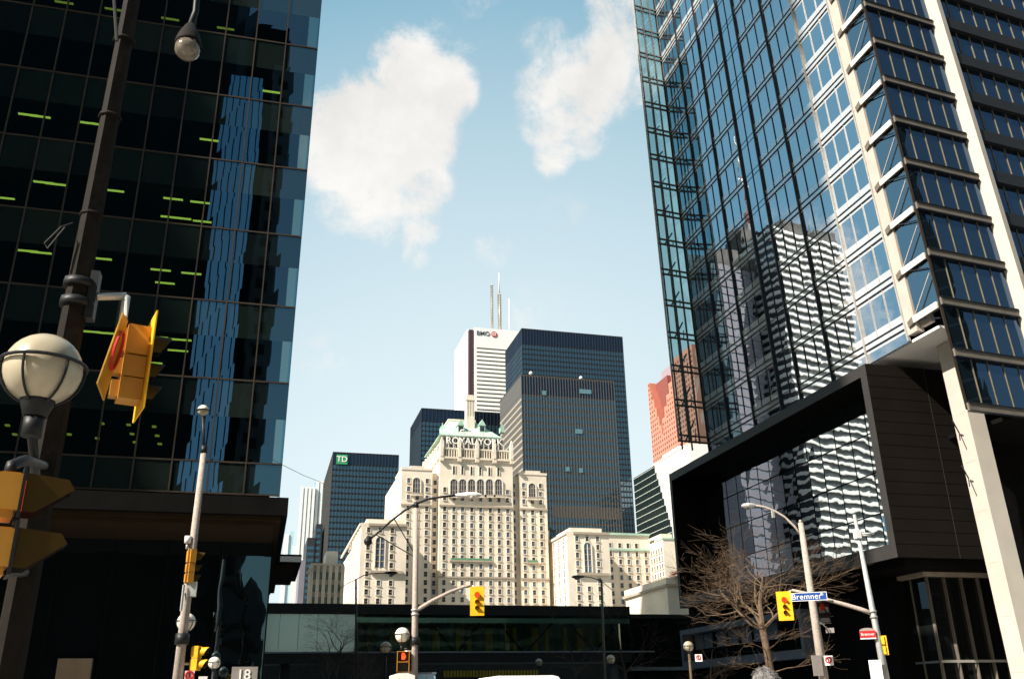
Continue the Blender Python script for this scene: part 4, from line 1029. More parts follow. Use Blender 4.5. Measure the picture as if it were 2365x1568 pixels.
# ------------------------------------------------------------------ footbridge and viaduct
YK = 112.0
sbg = thing('footbridge', 'dark glazed footbridge with diagonal bracing across the street', 'bridge', (20, YK + 2, 0))
xa, xb = at(560, 1400, YK).x, at(1452, 1400, YK).x
zt0, zt1, zg1, zg0, zb0_ = [at(1000, y, YK).z for y in (1396, 1419, 1421, 1502, 1530)]
b = MB(); b.box(xa, xb, YK - .3, YK + 4.5, zt1, zt0, 'bbeam'); b.build('roof', sbg)
b = MB(); b.box(xa, xb, YK - .2, YK + 4.3, zb0_, zg0 - .2, 'bbeam'); b.box(xa, xb + 3, YK - .32, YK - .2, zg0 - .25, zg0 - .08, 'brail'); b.build('floor_beam', sbg)
b = MB(); b.box(xa, xb, YK + 4.0, YK + 4.2, zg0 - .2, zt1, 'bback'); b.build('rear_wall', sbg)
xs_ = at(824, 1460, YK).x
n = 22
for i in range(n):
    a, c_ = lerp(xa, xb, i / n), lerp(xa, xb, (i + 1) / n)
    b = MB(); k = 'bpale' if c_ < xs_ + .6 else 'bglass'
    b.box(a + .02, c_ - .02, YK, YK + .04, zg0 - .15, zt1 - .002, k)
    b.build('glass_panel', sbg)
b = MB(); b.box(xs_, xb, YK + .1, YK + .2, lerp(zg0, zt1, .78), lerp(zg0, zt1, .92), 'bpale'); b.build('light_shelf', sbg)
for i in range(15):
    x = lerp(xs_ + 1, xb - 2, (i + random.random() * .7) / 15); b = MB(); b.box(x, x + random.choice((.35, .5, .9)), YK + 3.6, YK + 3.7, zg0, lerp(zg0, zt1, .72), 'blind'); b.build('blind', sbg)
for (a, c_) in ((819, 873), (982, 1047), (1122, 1060), (1139, 1205), (1290, 1218), (1300, 1370), (1440, 1376), (925, 880)):
    p, q = at(a, 1421, YK + .4), at(c_, 1502, YK + .4); b = MB(); b.beam(p, q, .22, .22, 'bbeam', (0, 1, 0)); b.build('brace', sbg)
b = MB(); xc2 = 62.0
b.box(xb + .01, xc2, YK + 1, YK + 4, at(1500, 1425, YK).z, at(1500, 1416, YK).z, 'bbeam'); b.box(xb + .01, xc2, YK + 1.2, YK + 3.5, zb0_ - 2, at(1500, 1425, YK).z - .01, 'lobby'); b.box(xb + .1, xc2, YK + .9, YK + .99, zb0_ - 1, zb0_ - .6, 'brail'); b.build('link', sbg)
for x in (3.0, xb - 1):
    b = MB(); b.box(x - .5, x + .5, YK + 1, YK + 3, -.1, zb0_, 'bbeam'); b.build('pier', sbg)
va = thing('rail_viaduct', 'dark concrete rail viaduct under the footbridge with a dull yellow band', 'bridge', (20, 170, 0))
zv = at(1000, 1500, 160).z
b = MB(); b.box(-60, 92, 160, 200, 4.6, zv, 'viaduct'); b.box(-60, 5, 160.1, 200, -.1, 4.59, 'viaduct'); b.box(20.5, 92, 160.1, 200, -.1, 4.59, 'viaduct'); b.box(5.01, 20.4, 199, 199.9, -.1, 4.59, 'viaduct'); b.build('wall', va)
p0, p1 = at(1290, 1545, 159.9), at(1545, 1560, 159.9)
p0, p1 = at(1080, 1546, 159.9), at(1110, 1546, 159.9)
b = MB(); xa_, xb_ = at(1025, 1550, 159.8).x, at(1245, 1550, 159.8).x; za_, zb__ = at(1130, 1562, 159.8).z, at(1130, 1547, 159.8).z
for i in range(30): x = lerp(xa_, xb_, i / 30); b.box(x, x + (xb_ - xa_) / 42, 159.8, 159.98, za_, zb__, 'yellowdull')
b.build('clearance_band', va)

# ------------------------------------------------------------------ blocks outside the frame that shade the street and mirror in the glass
def mirror_block(name, label, cen, half, rot, H, wallm, bandm, fh=3.4, bh=1.3, proud=.8, mech=True):
    t_ = thing(name, label, 'building', (cen[0], cen[1], 0))
    u, v = V((math.cos(R(rot)), math.sin(R(rot)), 0)), V((-math.sin(R(rot)), math.cos(R(rot)), 0)); c3 = V((cen[0], cen[1], 0))
    b = MB(); b.obox(c3 + V((0, 0, H / 2)), u * half[0], v * half[1], V((0, 0, H / 2)), wallm); b.build('wall', t_)
    if bandm:
        b = MB(); z = 4
        while z < H: b.obox(c3 + V((0, 0, z)), u * (half[0] + proud), v * (half[1] + proud), V((0, 0, bh / 2)), bandm); z += fh
        b.build('balcony', t_)
    if mech:
        b = MB(); random.seed(3)
        for i in range(16): b.obox(c3 + u * random.uniform(-.8, .8) * half[0] + v * random.uniform(-.8, .8) * half[1] + V((0, 0, H + 3)), u * random.uniform(2, 6), v * random.uniform(2, 6), V((0, 0, random.uniform(3, 7))), 'mech')
        b.build('roof_plant', t_)
    return t_
def mirrored(px, py, X, dist):     # where a ray bounced off the plane x = X gets to
    d = ray(px, py); hx = math.hypot(d.x, d.y); s_ = dist / hx
    return V((2 * X - d.x * s_, d.y * s_, 1.6 + d.z * s_))
pa, pb = mirrored(1757, 560, XR, 350), mirrored(1975, 540, XR, 350)
mid = (pa + pb) / 2; rot = math.degrees(math.atan2((pa - pb).y, (pa - pb).x))
hw = (pa - pb).length / 2
uax = V(((pb - pa).x, (pb - pa).y, 0)).normalized(); nax = V((-uax.y, uax.x, 0))
if nax.y < 0: nax = -nax
hw = V(((pb - pa).x, (pb - pa).y, 0)).length / 2
uax = V((.97, -.25, 0)); nax = V((.25, .97, 0))
cc_ = mid + nax * 22
mirror_block('striped_tower', 'white banded apartment tower reflected in the glass tower', (cc_.x, cc_.y), (hw, 22), math.degrees(math.atan2(uax.y, uax.x)), mid.z, 'striped', 'stripew', 3.35, 1.12)
pa, pb = mirrored(1640, 640, XR, 330), mirrored(1752, 600, XR, 330); mid = (pa + pb) / 2
cc_ = mid + nax * 16; hw = V(((pb - pa).x, (pb - pa).y, 0)).length / 2
mirror_block('mauve_tower', 'mauve slab tower reflected beside the white banded one', (cc_.x, cc_.y), (hw, 15), math.degrees(math.atan2(uax.y, uax.x)), mid.z, 'purplew', 'purple', 3.4, 2.2, .3)
p = mirrored(1712, 400, XR, 700); pt = mirrored(1692, 290, XR, 700)
nd = thing('needle_tower', 'concrete needle tower with red mast reflected in the glass', 'tower', (p.x, p.y, 0))
b = MB(); zb_ = mirrored(1724, 520, XR, 700).z; b.tube([(p.x, p.y, 0), (p.x, p.y, zb_ * .6), (p.x, p.y, zb_)], [16, 6, 4], 'concrete', 12); b.tube([(p.x, p.y, zb_ * .72), (p.x, p.y, zb_ * .75), (p.x, p.y, zb_ * .79)], [8, 15, 8], 'concrete', 20); b.build('shaft', nd)
b = MB()
for i in range(9): b.tube([(p.x, p.y, lerp(zb_, pt.z, i / 9)), (p.x, p.y, lerp(zb_, pt.z, (i + 1) / 9))], [2.4 - .22 * i, 2.2 - .22 * i], 'mast' if i % 2 == 0 else 'marble', 8)
b.build('mast', nd)
# shade caster west of the crossing
cst = V((45, 60, 0)) + SUNH * 130
mirror_block('shade_tower', 'tall slate tower west of the crossing that shades the street', (cst.x - 24, cst.y + 70), (24, 70), 0, 75.6 + 131 * math.tan(R(ELEV)), 'purplew', 'refold', 4, 1.4, .3, False)
# blocks south of the camera, mirrored in the left facade
def south_block(name, label, pxl, pxr, y_b, H, k, depth=30, bandm=None, lines=0):
    f_ = (2 * Y0 - y_b) / Y0
    xl, xr = at(*pxl, Y0).x * f_, at(*pxr, Y0).x * f_
    t_ = thing(name, label, 'building', ((xl + xr) / 2, y_b - depth / 2, 0))
    b = MB(); b.box(xl, xr, y_b - depth, y_b, 0, H, k); b.build('wall', t_)
    if lines:
        b = MB()
        for i in range(lines): x = lerp(xl, xr, (i + .5) / lines); b.box(x - .07, x + .07, y_b, y_b + .3, 0, H, 'refdark')
        b.build('fin', t_)
    if bandm:
        z = 6; b = MB()
        while z < H - 3: b.box(xl + 1, xr - 1, y_b, y_b + .2, z, z + 1.8, bandm); z += 4
        b.build('window_band', t_)
    return xl, xr
hz = lambda px, py, y_b: 1.6 + (at(px, py, Y0).z - 1.6) * (2 * Y0 - y_b) / Y0
south_block('dark_block', 'broad black tower south of the crossing, mirrored in the left glass', (-700, 600), (490, 600), -62, 260, 'refdark', 30)
south_block('blue_block', 'blue glass tower with dark fins mirrored in the left glass', (480, 600), (563, 600), -55, hz(560, 178, -55), 'refblue', 6, None, 5)
south_block('old_block', 'old grey stone tower mirrored near the edge of the left glass', (585, 600), (640, 600), -70, hz(640, 150, -70), 'refold', 14, 'refdark')
south_block('rear_block', 'black block behind the blue glass tower, mirrored in the left glass', (489, 600), (622, 600), -95, hz(600, 60, -95), 'refdark', 20)
mirror_block('south_office_block', 'long brown office block far south, mirrored in the footbridge glass', (78, -128), (46, 18), 0, 52, 'oldstone', 'refdark', 4, 2, .2, False)
# block to the south-east, mirrored in the right tower's south glass
pm = V((XR, yF(35), 0)) + dS * 3.9
d0 = V((pm.x, pm.y, 0)).normalized(); rf = d0 - nS * 2 * d0.dot(nS)
pe = pm + rf * 120
side = V((-rf.y, rf.x, 0))
if side.x > 0: side = -side
cc_ = pe + side * 40
mirror_block('old_tower', 'dark office tower south-east of the crossing mirrored in the right glass', (cc_.x, cc_.y), (40, 18), math.degrees(math.atan2(side.y, side.x)), 150, 'refdark', 'refold', 3.8, .5, .2)

# ------------------------------------------------------------------ street furniture
CAMG = 'traffic signals at the crossing'
def signal(label, base, face, sec=.32, lit=0, board=True, hs='yellow', vs='visor', mount=None, lensk=None, group=CAMG, big=True, bsize=None, n=3, name='traffic_signal', cat='traffic light', vk='vinside'):
    """signal head: base is the centre of the back of the bottom; face is the direction the lamps point"""
    f = V((face[0], face[1], 0)).normalized(); r = V((f.y, -f.x, 0)); base = V(base)
    t_ = thing(name, label, cat, base, group)
    hts = [sec * .85] * (n - 1) + [sec * (1.15 if big else .85)]
    tot = sum(hts); z = 0
    h = MB()
    for i, hh in enumerate(hts):
        wd = sec * (.5 if (big and i == n - 1) else .42)
        h.obox(base + V((0, 0, z + hh / 2)) + f * .09, r * wd, f * .09, V((0, 0, hh / 2 - .006)), hs)
        h.obox(base + V((0, 0, z + hh / 2)) - f * .03, r * wd * .55, f * .035, V((0, 0, hh / 2 - .03)), hs)
        z += hh
    h.build('housing', t_)
    if board:
        bw, bh = bsize or (sec * .85, .16)
        q = MB(); q.obox(base + V((0, 0, tot / 2)) + f * .19, r * bw, f * .006, V((0, 0, tot / 2 + bh)), 'yellow'); q.build('backboard', t_)
    z = 0
    for i, hh in enumerate(hts):
        c_ = base + V((0, 0, z + hh / 2)) + f * .20; rr = sec * (.36 if (big and i == n - 1) else .30)
        li = n - 1 - i
        k = ('redlit' if lit == li else 'lensoff') if lensk is None else lensk[li]
        q = MB(); q.tube([c_, c_ + f * .02, c_ + f * .045], [rr, rr * .85, rr * .3], k, 20); ln = q.build('lens', t_)
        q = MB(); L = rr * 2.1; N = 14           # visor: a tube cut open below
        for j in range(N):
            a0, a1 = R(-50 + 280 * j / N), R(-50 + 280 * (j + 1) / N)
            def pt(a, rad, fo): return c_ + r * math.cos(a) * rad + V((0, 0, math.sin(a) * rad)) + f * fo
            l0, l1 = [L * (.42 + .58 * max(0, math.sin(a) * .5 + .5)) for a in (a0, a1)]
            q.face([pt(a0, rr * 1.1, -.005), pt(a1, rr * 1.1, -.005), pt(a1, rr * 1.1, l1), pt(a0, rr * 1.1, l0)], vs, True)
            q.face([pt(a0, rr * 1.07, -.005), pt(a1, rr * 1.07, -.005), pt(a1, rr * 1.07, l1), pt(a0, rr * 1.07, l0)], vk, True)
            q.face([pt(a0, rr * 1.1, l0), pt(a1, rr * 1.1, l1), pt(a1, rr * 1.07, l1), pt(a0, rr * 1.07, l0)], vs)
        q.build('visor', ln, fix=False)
        z += hh
    if mount:
        q = MB()
        for a, b_ in mount: q = MB(); q.tube([a, b_], .035, 'metal', 8); q.build('bracket', t_)
    return t_
def cobra(mb, p, d, l=.75, w_=.16, k='metal', lk='globe'):
    """lamp head hanging under an arm end; d is the way it points"""
    p = V(p); d = V(d); d.z = 0; d.normalize(); r = V((d.y, -d.x, 0))
    pr = [(0, .05, .05), (.15, .09, .08), (.45, 1.0 * w_, .12), (.8, .95 * w_, .11), (1.0, .3 * w_, .04)]
    rings = []
    for (u, wd, hh) in pr:
        rings.append([p + d * u * l + r * wd * math.cos(a) + V((0, 0, hh * math.sin(a))) for a in (2 * math.pi * j / 12 for j in range(12))])
    for i in range(len(rings) - 1):
        for j in range(12): mb.face([rings[i][j], rings[i][(j + 1) % 12], rings[i + 1][(j + 1) % 12], rings[i + 1][j]], k, True)
    mb.face(rings[0], k); mb.face(rings[-1], k)
    mb.ball(p + d * l * .62 + V((0, 0, -.07)), w_ * .85, lk, 16, -90, 20, .8)
def globe_part(t_, c, r, k='globe', cage=True, bracket=None, name='globe_lamp'):
    c = V(c); q = MB(); q.ball(c, r, k, 32); gl = q.build(name, t_)
    if cage:
        q = MB()
        ring = [c + V((math.cos(a) * r * 1.09, math.sin(a) * r * 1.09, r * .12)) for a in (2 * math.pi * j / 28 for j in range(29))]
        q.tube(ring, r * .05, 'dmetal', 6, False)
        for j in range(6):
            a = 2 * math.pi * (j + .25) / 6
            q.tube([c + V((math.cos(a) * r * 1.06 * math.cos(R(b_)), math.sin(a) * r * 1.06 * math.cos(R(b_)), r * 1.06 * math.sin(R(b_)))) for b_ in range(6, -71, -12)], r * .035, 'dmetal', 6)
        q.tube([c + V((0, 0, -r * 1.35)), c + V((0, 0, -r * .98)), c + V((0, 0, -r * .75))], [r * .30, r * .42, r * .5], 'dmetal', 20)
        if bracket:
            q.tube([c + V((0, 0, -r * 1.9)), c + V((0, 0, -r * 1.3))], r * .26, 'dmetal', 14); q.tube([c + V((0, 0, -r * 1.75)), V(bracket)], r * .13, 'dmetal', 10)
        q.build('cage', gl)
    return gl

# --- big dark pole at the near left
PL = 8.0
b0, b1 = atR(26, 1500, PL), atR(305, 0, PL)
dirp = (b1 - b0) / (b1.z - b0.z)
pol = lambda z, b0=b0.copy(): b0 + dirp * (z - b0.z)
OCT = [-70.7 + a for a in (33, 65, 115, 147, 213, 245, 295, 327)]
lp = thing('street_lamp', 'big dark street pole with a large caged globe lamp, nearest at left', 'street lamp', pol(0))
q = MB(); zs = [0, 2, 4, 6, 8, 10, 12.2]; q.tube([pol(z) for z in zs], [.128, .118, .108, .091, .079, .072, .066], 'poled', angs=OCT, smooth=False)
for z in (atR(215, 500, PL).z, atR(263, 275, PL).z, atR(280, 95, PL).z): q.tube([pol(z - .012), pol(z + .012)], .105, 'poled', 8)
q.build('pole', lp)
q = MB()
for py in (655, 700): z = atR(170, py, PL).z; q.tube([pol(z - .035), pol(z + .035)], .128, 'dmetal', 10)
p = pol(atR(170, 675, PL).z); q.box(p.x + .09, p.x + .16, p.y - .06, p.y + .06, p.z - .24, p.z + .2, 'dmetal'); q.build('clamp', lp)
gc = atR(100, 854, 6.9); z = gc.z
gp = pol(gc.z - .75)
globe_part(lp, gc, .258, 'globeb', True, gp)
# overhead luminaire of the same pole
lh = atR(432, 98, 10.2); tp = pol(12.2)
q = MB(); mid = (tp + lh) / 2 + V((.2, 0, .9)); q.tube([tp + V((0, 0, -.2)), lerp(tp, mid, .6) + V((0, 0, .3)), mid, lh + V((0, .35, .8)), lh + V((0, .1, .34))], .045, 'dmetal', 8); q.build('arm', lp)
q = MB(); vd = (EYE - lh).normalized(); ax = V((.05, -.32, -.95)).normalized()
e1 = ax.cross(V((1, 0, 0))).normalized(); e2 = ax.cross(e1)
top = lh + V((0, .1, .36)); pr = [(0, .04), (.06, .07), (.3, .14), (.46, .165), (.52, .165)]
q.tube([top + ax * a for a, _ in pr], [r_ for _, r_ in pr], 'poled', 18); q.build('lamp_head', lp)
q = MB(); c_ = top + ax * .50; q.tube([c_, c_ + ax * .10, c_ + ax * .17, c_ + ax * .20], [.155, .15, .11, .02], 'lens', 18); q.build('lamp_lens', lp)
# cable loop on the pole
q = MB(); p = atR(168, 515, PL); q.tube([p, p + V((-.06, -.1, -.1)), p + V((-.16, -.12, -.28)), p + V((-.13, -.12, -.33)), p + V((-.03, -.1, -.1))], .006, 'cable', 6); q.build('cable', lp)
wr = thing('overhead_wire', 'thin black wire running up beside the big left pole', 'wire', atR(269, 95, PL))
q = MB(); q.tube([atR(270, 95, PL - .2), atR(264, 0, PL - .2), atR(255, -200, PL - .2)], .016, 'cable', 6); q.build('strand', wr)
# signal on the arm, seen from its left
PA = 8.0
a0 = pol(atR(200, 690, PL).z); a1 = atR(292, 684, PA)
tot = .32 * .85 * 2 + .32 * 1.15
bt_ = atR(268, 926, PA)
sbase = V((bt_.x, bt_.y, bt_.z))
scl = (atR(305, 757, PA).z - bt_.z) / tot
sv = signal('yellow traffic signal seen from the side on the big left pole', sbase, (.962, .272), .32 * scl, 5, True, 'orange', 'visor', [(a0, a1), (a1, a1 + V((0, 0, -.35)))], bsize=(.26, .10))
pl_ = thing('traffic_sign', 'ochre plate with a red ring hung beside the side-on signal', 'sign', atR(262, 905, PA))
pts = [atR(285, 722, PA - .3), atR(296, 742, PA - .1), atR(241, 925, PA - .1), atR(226, 885, PA - .3)]
q = MB(); q.prism(pts, (-.012, 0, 0), 'signbrown'); q.build('plate', pl_)
cP = lerp(lerp(pts[0], pts[1], .5), lerp(pts[3], pts[2], .5), .45); uP = (lerp(pts[0], pts[1], .5) - lerp(pts[3], pts[2], .5)).normalized(); vP = (pts[1] - pts[0]); vP = (vP - uP * vP.dot(uP)).normalized(); nP = uP.cross(vP)
if nP.dot(EYE - cP) < 0: nP = -nP
q = MB(); q.tube([cP + nP * .02 + uP * .17 * math.cos(a) + vP * .10 * math.sin(a) for a in (2 * math.pi * j / 24 for j in range(25))], .012, 'signred', 6, False); q.build('ring', pl_)
q = MB(); q.tube([a1, lerp(pts[0], pts[1], .5)], .015, 'metal', 6); q.build('hanger', pl_)
# large signal low at the left edge
PB = 6.2
sb_ = atR(45, 1350, PB)
lo = thing('traffic_signal', 'large orange two-lamp signal with deep visors at the lower left corner', 'traffic light', sb_, CAMG)
for (px, py) in ((16, 1141), (-5, 1268)):
    c_ = atR(px, py, PB); f = V((.955, .295, 0)).normalized(); r = V((f.y, -f.x, 0))
    q = MB(); q.obox(c_, r * .12, f * .065, V((0, 0, .108)), 'orange'); q.obox(c_ + V((0, 0, -.125)), r * .09, f * .045, V((0, 0, .03)), 'orange'); q.obox(c_ - f * .075, r * .08, f * .015, V((0, 0, .09)), 'orange'); q.obox(c_ + V((0, 0, .113)), r * .09, f * .05, V((0, 0, .006)), 'orange'); q.obox(c_ + f * .072, r * .13, f * .01, V((0, 0, .155)), 'dmetal'); q.build('housing', lo)
    q = MB(); q.tube([c_ + f * .083, c_ + f * .11], [.10, .08], 'redlit' if py < 1200 else 'lensoff', 18); ln = q.build('lens', lo)
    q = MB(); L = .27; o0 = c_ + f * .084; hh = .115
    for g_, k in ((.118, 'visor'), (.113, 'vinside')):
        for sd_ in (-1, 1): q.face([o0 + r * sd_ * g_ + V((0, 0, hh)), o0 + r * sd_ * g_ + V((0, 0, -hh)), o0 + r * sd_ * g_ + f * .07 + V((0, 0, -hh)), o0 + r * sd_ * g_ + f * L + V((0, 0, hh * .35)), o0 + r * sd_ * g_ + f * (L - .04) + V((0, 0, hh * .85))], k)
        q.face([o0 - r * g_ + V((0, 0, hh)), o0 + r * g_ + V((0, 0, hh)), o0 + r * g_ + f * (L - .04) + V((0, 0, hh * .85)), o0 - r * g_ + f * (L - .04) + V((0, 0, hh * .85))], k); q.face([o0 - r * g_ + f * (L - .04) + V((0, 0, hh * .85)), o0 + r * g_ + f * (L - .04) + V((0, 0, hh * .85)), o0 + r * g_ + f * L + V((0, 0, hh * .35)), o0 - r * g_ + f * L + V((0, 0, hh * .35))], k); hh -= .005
    q.build('visor', ln, fix=False)
q = MB(); a = pol(atR(90, 1075, PL).z); q.tube([a, atR(58, 1062, PB + .2), atR(26, 1075, PB), atR(22, 1096, PB)], .035, 'dmetal', 8); q.build('bracket', lo); q = MB(); a = pol(atR(40, 1320, PL).z); q.tube([a, atR(-10, 1312, PB)], .04, 'dmetal', 8); q.build('bracket', lo)

# --- middle-left pole (concrete) with globe, signals and signs
PM = 31.0
b0, b1 = atR(410, 1568, PM), atR(471, 1040, PM)
pole_at = lambda z, b0=b0.copy(), b1=b1.copy(): lerp(b0, b1, (z - b0.z) / (b1.z - b0.z))
ml = thing('street_lamp', 'pale concrete pole with a small two-tone globe on a thin black rod', 'street lamp', pole_at(0))
q = MB(); q.tube([pole_at(0), pole_at(b1.z)], [.17, .095], 'pole', 8); q.tube([pole_at(b1.z - .1), pole_at(b1.z + .15)], .11, 'dmetal', 8); q.build('pole', ml)
t1 = atR(469, 962, PM); q = MB(); q.tube([pole_at(b1.z), t1], .045, 'dmetal', 8); q.build('rod', ml)
gl = atR(469, 948, PM); q = MB(); q.ball(gl, .19, 'globe', 20, 0, 90); q.ball(gl, .18, 'globeb', 20, -90, 0); q.tube([gl + V((.2 * math.cos(a), .2 * math.sin(a), 0)) for a in (2 * math.pi * j / 20 for j in range(21))], .022, 'dmetal', 6, False); q.build('globe_lamp', ml)
gp = atR(430, 1436, PM + .4); globe_part(ml, gp, .28, 'globe', True, pole_at(gp.z - .55))
q = MB(); p = pole_at(atR(420, 1475, PM).z); q.tube([p - V((0, 0, .16)), p + V((0, 0, .16))], .21, 'dmetal', 8); q.build('clamp', ml)
q = MB(); p = pole_at(atR(430, 1360, PM).z); q.box(p.x + .0, p.x + .26, p.y - .16, p.y + .1, p.z - .22, p.z + .22, 'metal'); q.build('control_box', ml)
h0 = atR(430, 1346, PM - .1); hs_ = (atR(430, 1268, PM - .1).z - h0.z) / (.32 * 2.85)
signal('orange traffic signal facing right on the pale pole at left', h0, (.95, .3), .32 * hs_, 5, False, 'orange', 'visor', [(h0 + V((.1, 0, .1)), pole_at(h0.z + .1)), (h0 + V((.1, 0, .9)), pole_at(h0.z + .9))])
sn = thing('camera_sensor', 'small white sensor above the signal on the pale left pole', 'sensor', atR(434, 1258, PM - .1))
p = atR(434, 1245, PM - .1); q = MB(); q.tube([p - V((0, 0, .12)), p + V((0, 0, .10))], .10, 'signwhite', 12); q.tube([p - V((0, 0, .3)), p - V((0, 0, .12))], .04, 'metal', 8); q.build('body', sn)
h0 = atR(440, 1548, PM + .1); signal('yellow double signal low on the pale left pole', h0 + V((.05, 0, 0)), (.95, -.3), .42, 5, False, 'yellow', 'yellow', [(h0 + V((0, 0, .2)), pole_at(h0.z + .2))], n=2, big=False)
def flat_sign(label, px0, py0, px1, py1, D, k, ang=0, thick=.02, ringr=None, txt=None, edge=None, name='traffic_sign', pivot=None, group=None, ew=.02):
    a, c_ = atR(px0, py1, D), atR(px1, py0, D); cen = (a + c_) / 2; wd = math.hypot(c_.x - a.x, c_.y - a.y) / 2; hh = (c_.z - a.z) / 2
    d = V((cen.x, cen.y, 0)).normalized(); u = V((d.y, -d.x, 0)); u = Matrix.Rotation(R(ang), 3, 'Z') @ u; nrm = V((u.y, -u.x, 0))
    if nrm.dot(EYE - cen) < 0: nrm = -nrm
    wd /= max(.2, abs(u.dot(V((d.y, -d.x, 0)))))
    t_ = thing(name, label, 'sign', cen - V((0, 0, hh)), group)
    q = MB(); q.obox(cen, u * wd, nrm * thick, V((0, 0, hh)), k)
    if edge:
        for s_ in (-1, 1): q.obox(cen + u * wd * s_, u * ew, nrm * (thick + .004), V((0, 0, hh)), edge); q.obox(cen + V((0, 0, hh * s_)), u * wd, nrm * (thick + .004), V((0, 0, ew)), edge)
    q.build('panel', t_)
    if ringr:
        q = MB(); rc = cen + nrm * (thick + .004) + V((0, 0, hh * .1)); q.tube([rc + u * ringr * math.cos(a) + V((0, 0, ringr * math.sin(a))) for a in (2 * math.pi * j / 20 for j in range(21))], .028, 'signred', 6, False)
        q.beam(rc - u * ringr * .7 + V((0, 0, ringr * .7)), rc + u * ringr * .7 - V((0, 0, ringr * .7)), .04, .02, 'signred'); q.beam(rc - V((0, 0, ringr * .55)), rc + V((0, 0, ringr * .55)), .05, .015, 'dmetal'); q.build('symbol', t_)
    if pivot is not None:
        q = MB(); q.tube([cen - nrm * thick, V(pivot)], .02, 'metal', 6); q.build('bracket', t_)
    return t_, cen, u, nrm, wd, hh
flat_sign('white parking sign with a red ring low on the pale left pole', 425, 1548, 450, 1572, PM - .15, 'signwhite', 0, ringr=.11, pivot=pole_at(2.3))
flat_sign('grey back of a tall narrow sign on the pale left pole', 416, 1350, 427, 1410, PM - .2, 'metal', 35, pivot=pole_at(5.2))
p = atR(470, 1568, 33); wc = thing('traffic_sign', 'small white triangular corner of a sign left of the number pylon', 'sign', p)
q = MB(); a_, b_, c_ = atR(457, 1575, 33), atR(480, 1561, 33), atR(459, 1561, 33); q.prism([a_, atR(476, 1575, 33), b_, c_], (0, .03, 0), 'signwhite'); q.tube([(p.x, 33.1, 0), (p.x, 33.1, p.z)], .03, 'metal', 8); q.build('panel', wc)

# --- centre pole with double arm, signal arm, globe, pedestrian signal
PC = 37.0
b0, b1 = atR(957, 1568, PC), atR(961, 1172, PC)
cp = lambda z, b0=b0.copy(), b1=b1.copy(): lerp(b0, b1, (z - b0.z) / (b1.z - b0.z))
cl = thing('street_lamp', 'pale concrete pole in the centre with a long curved lamp arm', 'street lamp', cp(0))
q = MB(); q.tube([cp(0), cp(b1.z)], [.15, .095], 'pole', 10); q.tube([cp(b1.z), cp(b1.z + .22)], [.11, .10], 'dmetal', 10)
for py in (1408, 1418): z = atR(960, py, PC).z; q.tube([cp(z - .03), cp(z + .03)], .155, 'metal', 10)
q.build('pole', cl)
q = MB(); ar = [(853, 1245), (870, 1232), (905, 1201), (935, 1178), (960, 1163), (990, 1152), (1020, 1147), (1055, 1143.5)]
q.tube([atR(*a_, PC) for a_ in ar], .045, 'dmetal', 8); q.build('arm', cl)
q = MB()
for a_, c_ in (((868, 1234), (957, 1285)), ((910, 1197), (957, 1277))): q.tube([atR(*a_, PC), atR(*c_, PC)], .022, 'dmetal', 6)
q.build('brace', cl)
q = MB(); e0, e1 = atR(1052, 1143, PC), atR(1112, 1146, PC); dd = e1 - e0; cobra(q, e0, dd, dd.length, .17, 'whitewall', 'globe'); q.build('lamp_head', cl)
p = atR(850, 1250, PC); q = MB(); q.ball(p, .165, 'dmetal', 18); q.tube([p + V((0, 0, .1)), p + V((.06, 0, .2))], .1, 'dmetal', 10); q.build('camera_dome', cl)
q = MB(); am = [(963, 1408), (1000, 1386), (1040, 1366), (1070, 1355), (1090, 1352)]; q.tube([atR(*a_, PC) for a_ in am], [.085, .08, .07, .06, .05], 'pole', 10); q.build('signal_arm', cl)
gp = atR(929, 1466, PC); globe_part(cl, gp, .285, 'globe', True, cp(gp.z - .5)); 
q = MB(); p = cp(atR(960, 1480, PC).z); q.tube([p - V((0, 0, .14)), p + V((0, 0, .14))], .19, 'dmetal', 10); q.build('clamp', cl)
def face_on(px, pyt, pyb, D, label, wpx, **kw):
    bt2, tp2 = atR(px, pyb, D), atR(px, pyt, D); d = V((bt2.x, bt2.y, 0)).normalized()
    H_ = tp2.z - bt2.z; bh = .17; sec = (H_ - 2 * bh) / 2.85; W_ = wpx / 2 / 2230 * D
    return signal(label, bt2 + V((0, 0, bh)), (-d.x, -d.y), sec, 0, True, 'yellow', 'yellow', bsize=(W_, bh), vk='yellow', **kw)  # visors yellow inside too, sunlight put into their colour
a_ = atR(1102, 1352, PC); face_on(1102, 1355, 1422, PC - .1, 'yellow signal with red lit on the arm of the centre pole', 33, mount=[(atR(1090, 1352, PC), atR(1102, 1358, PC))])
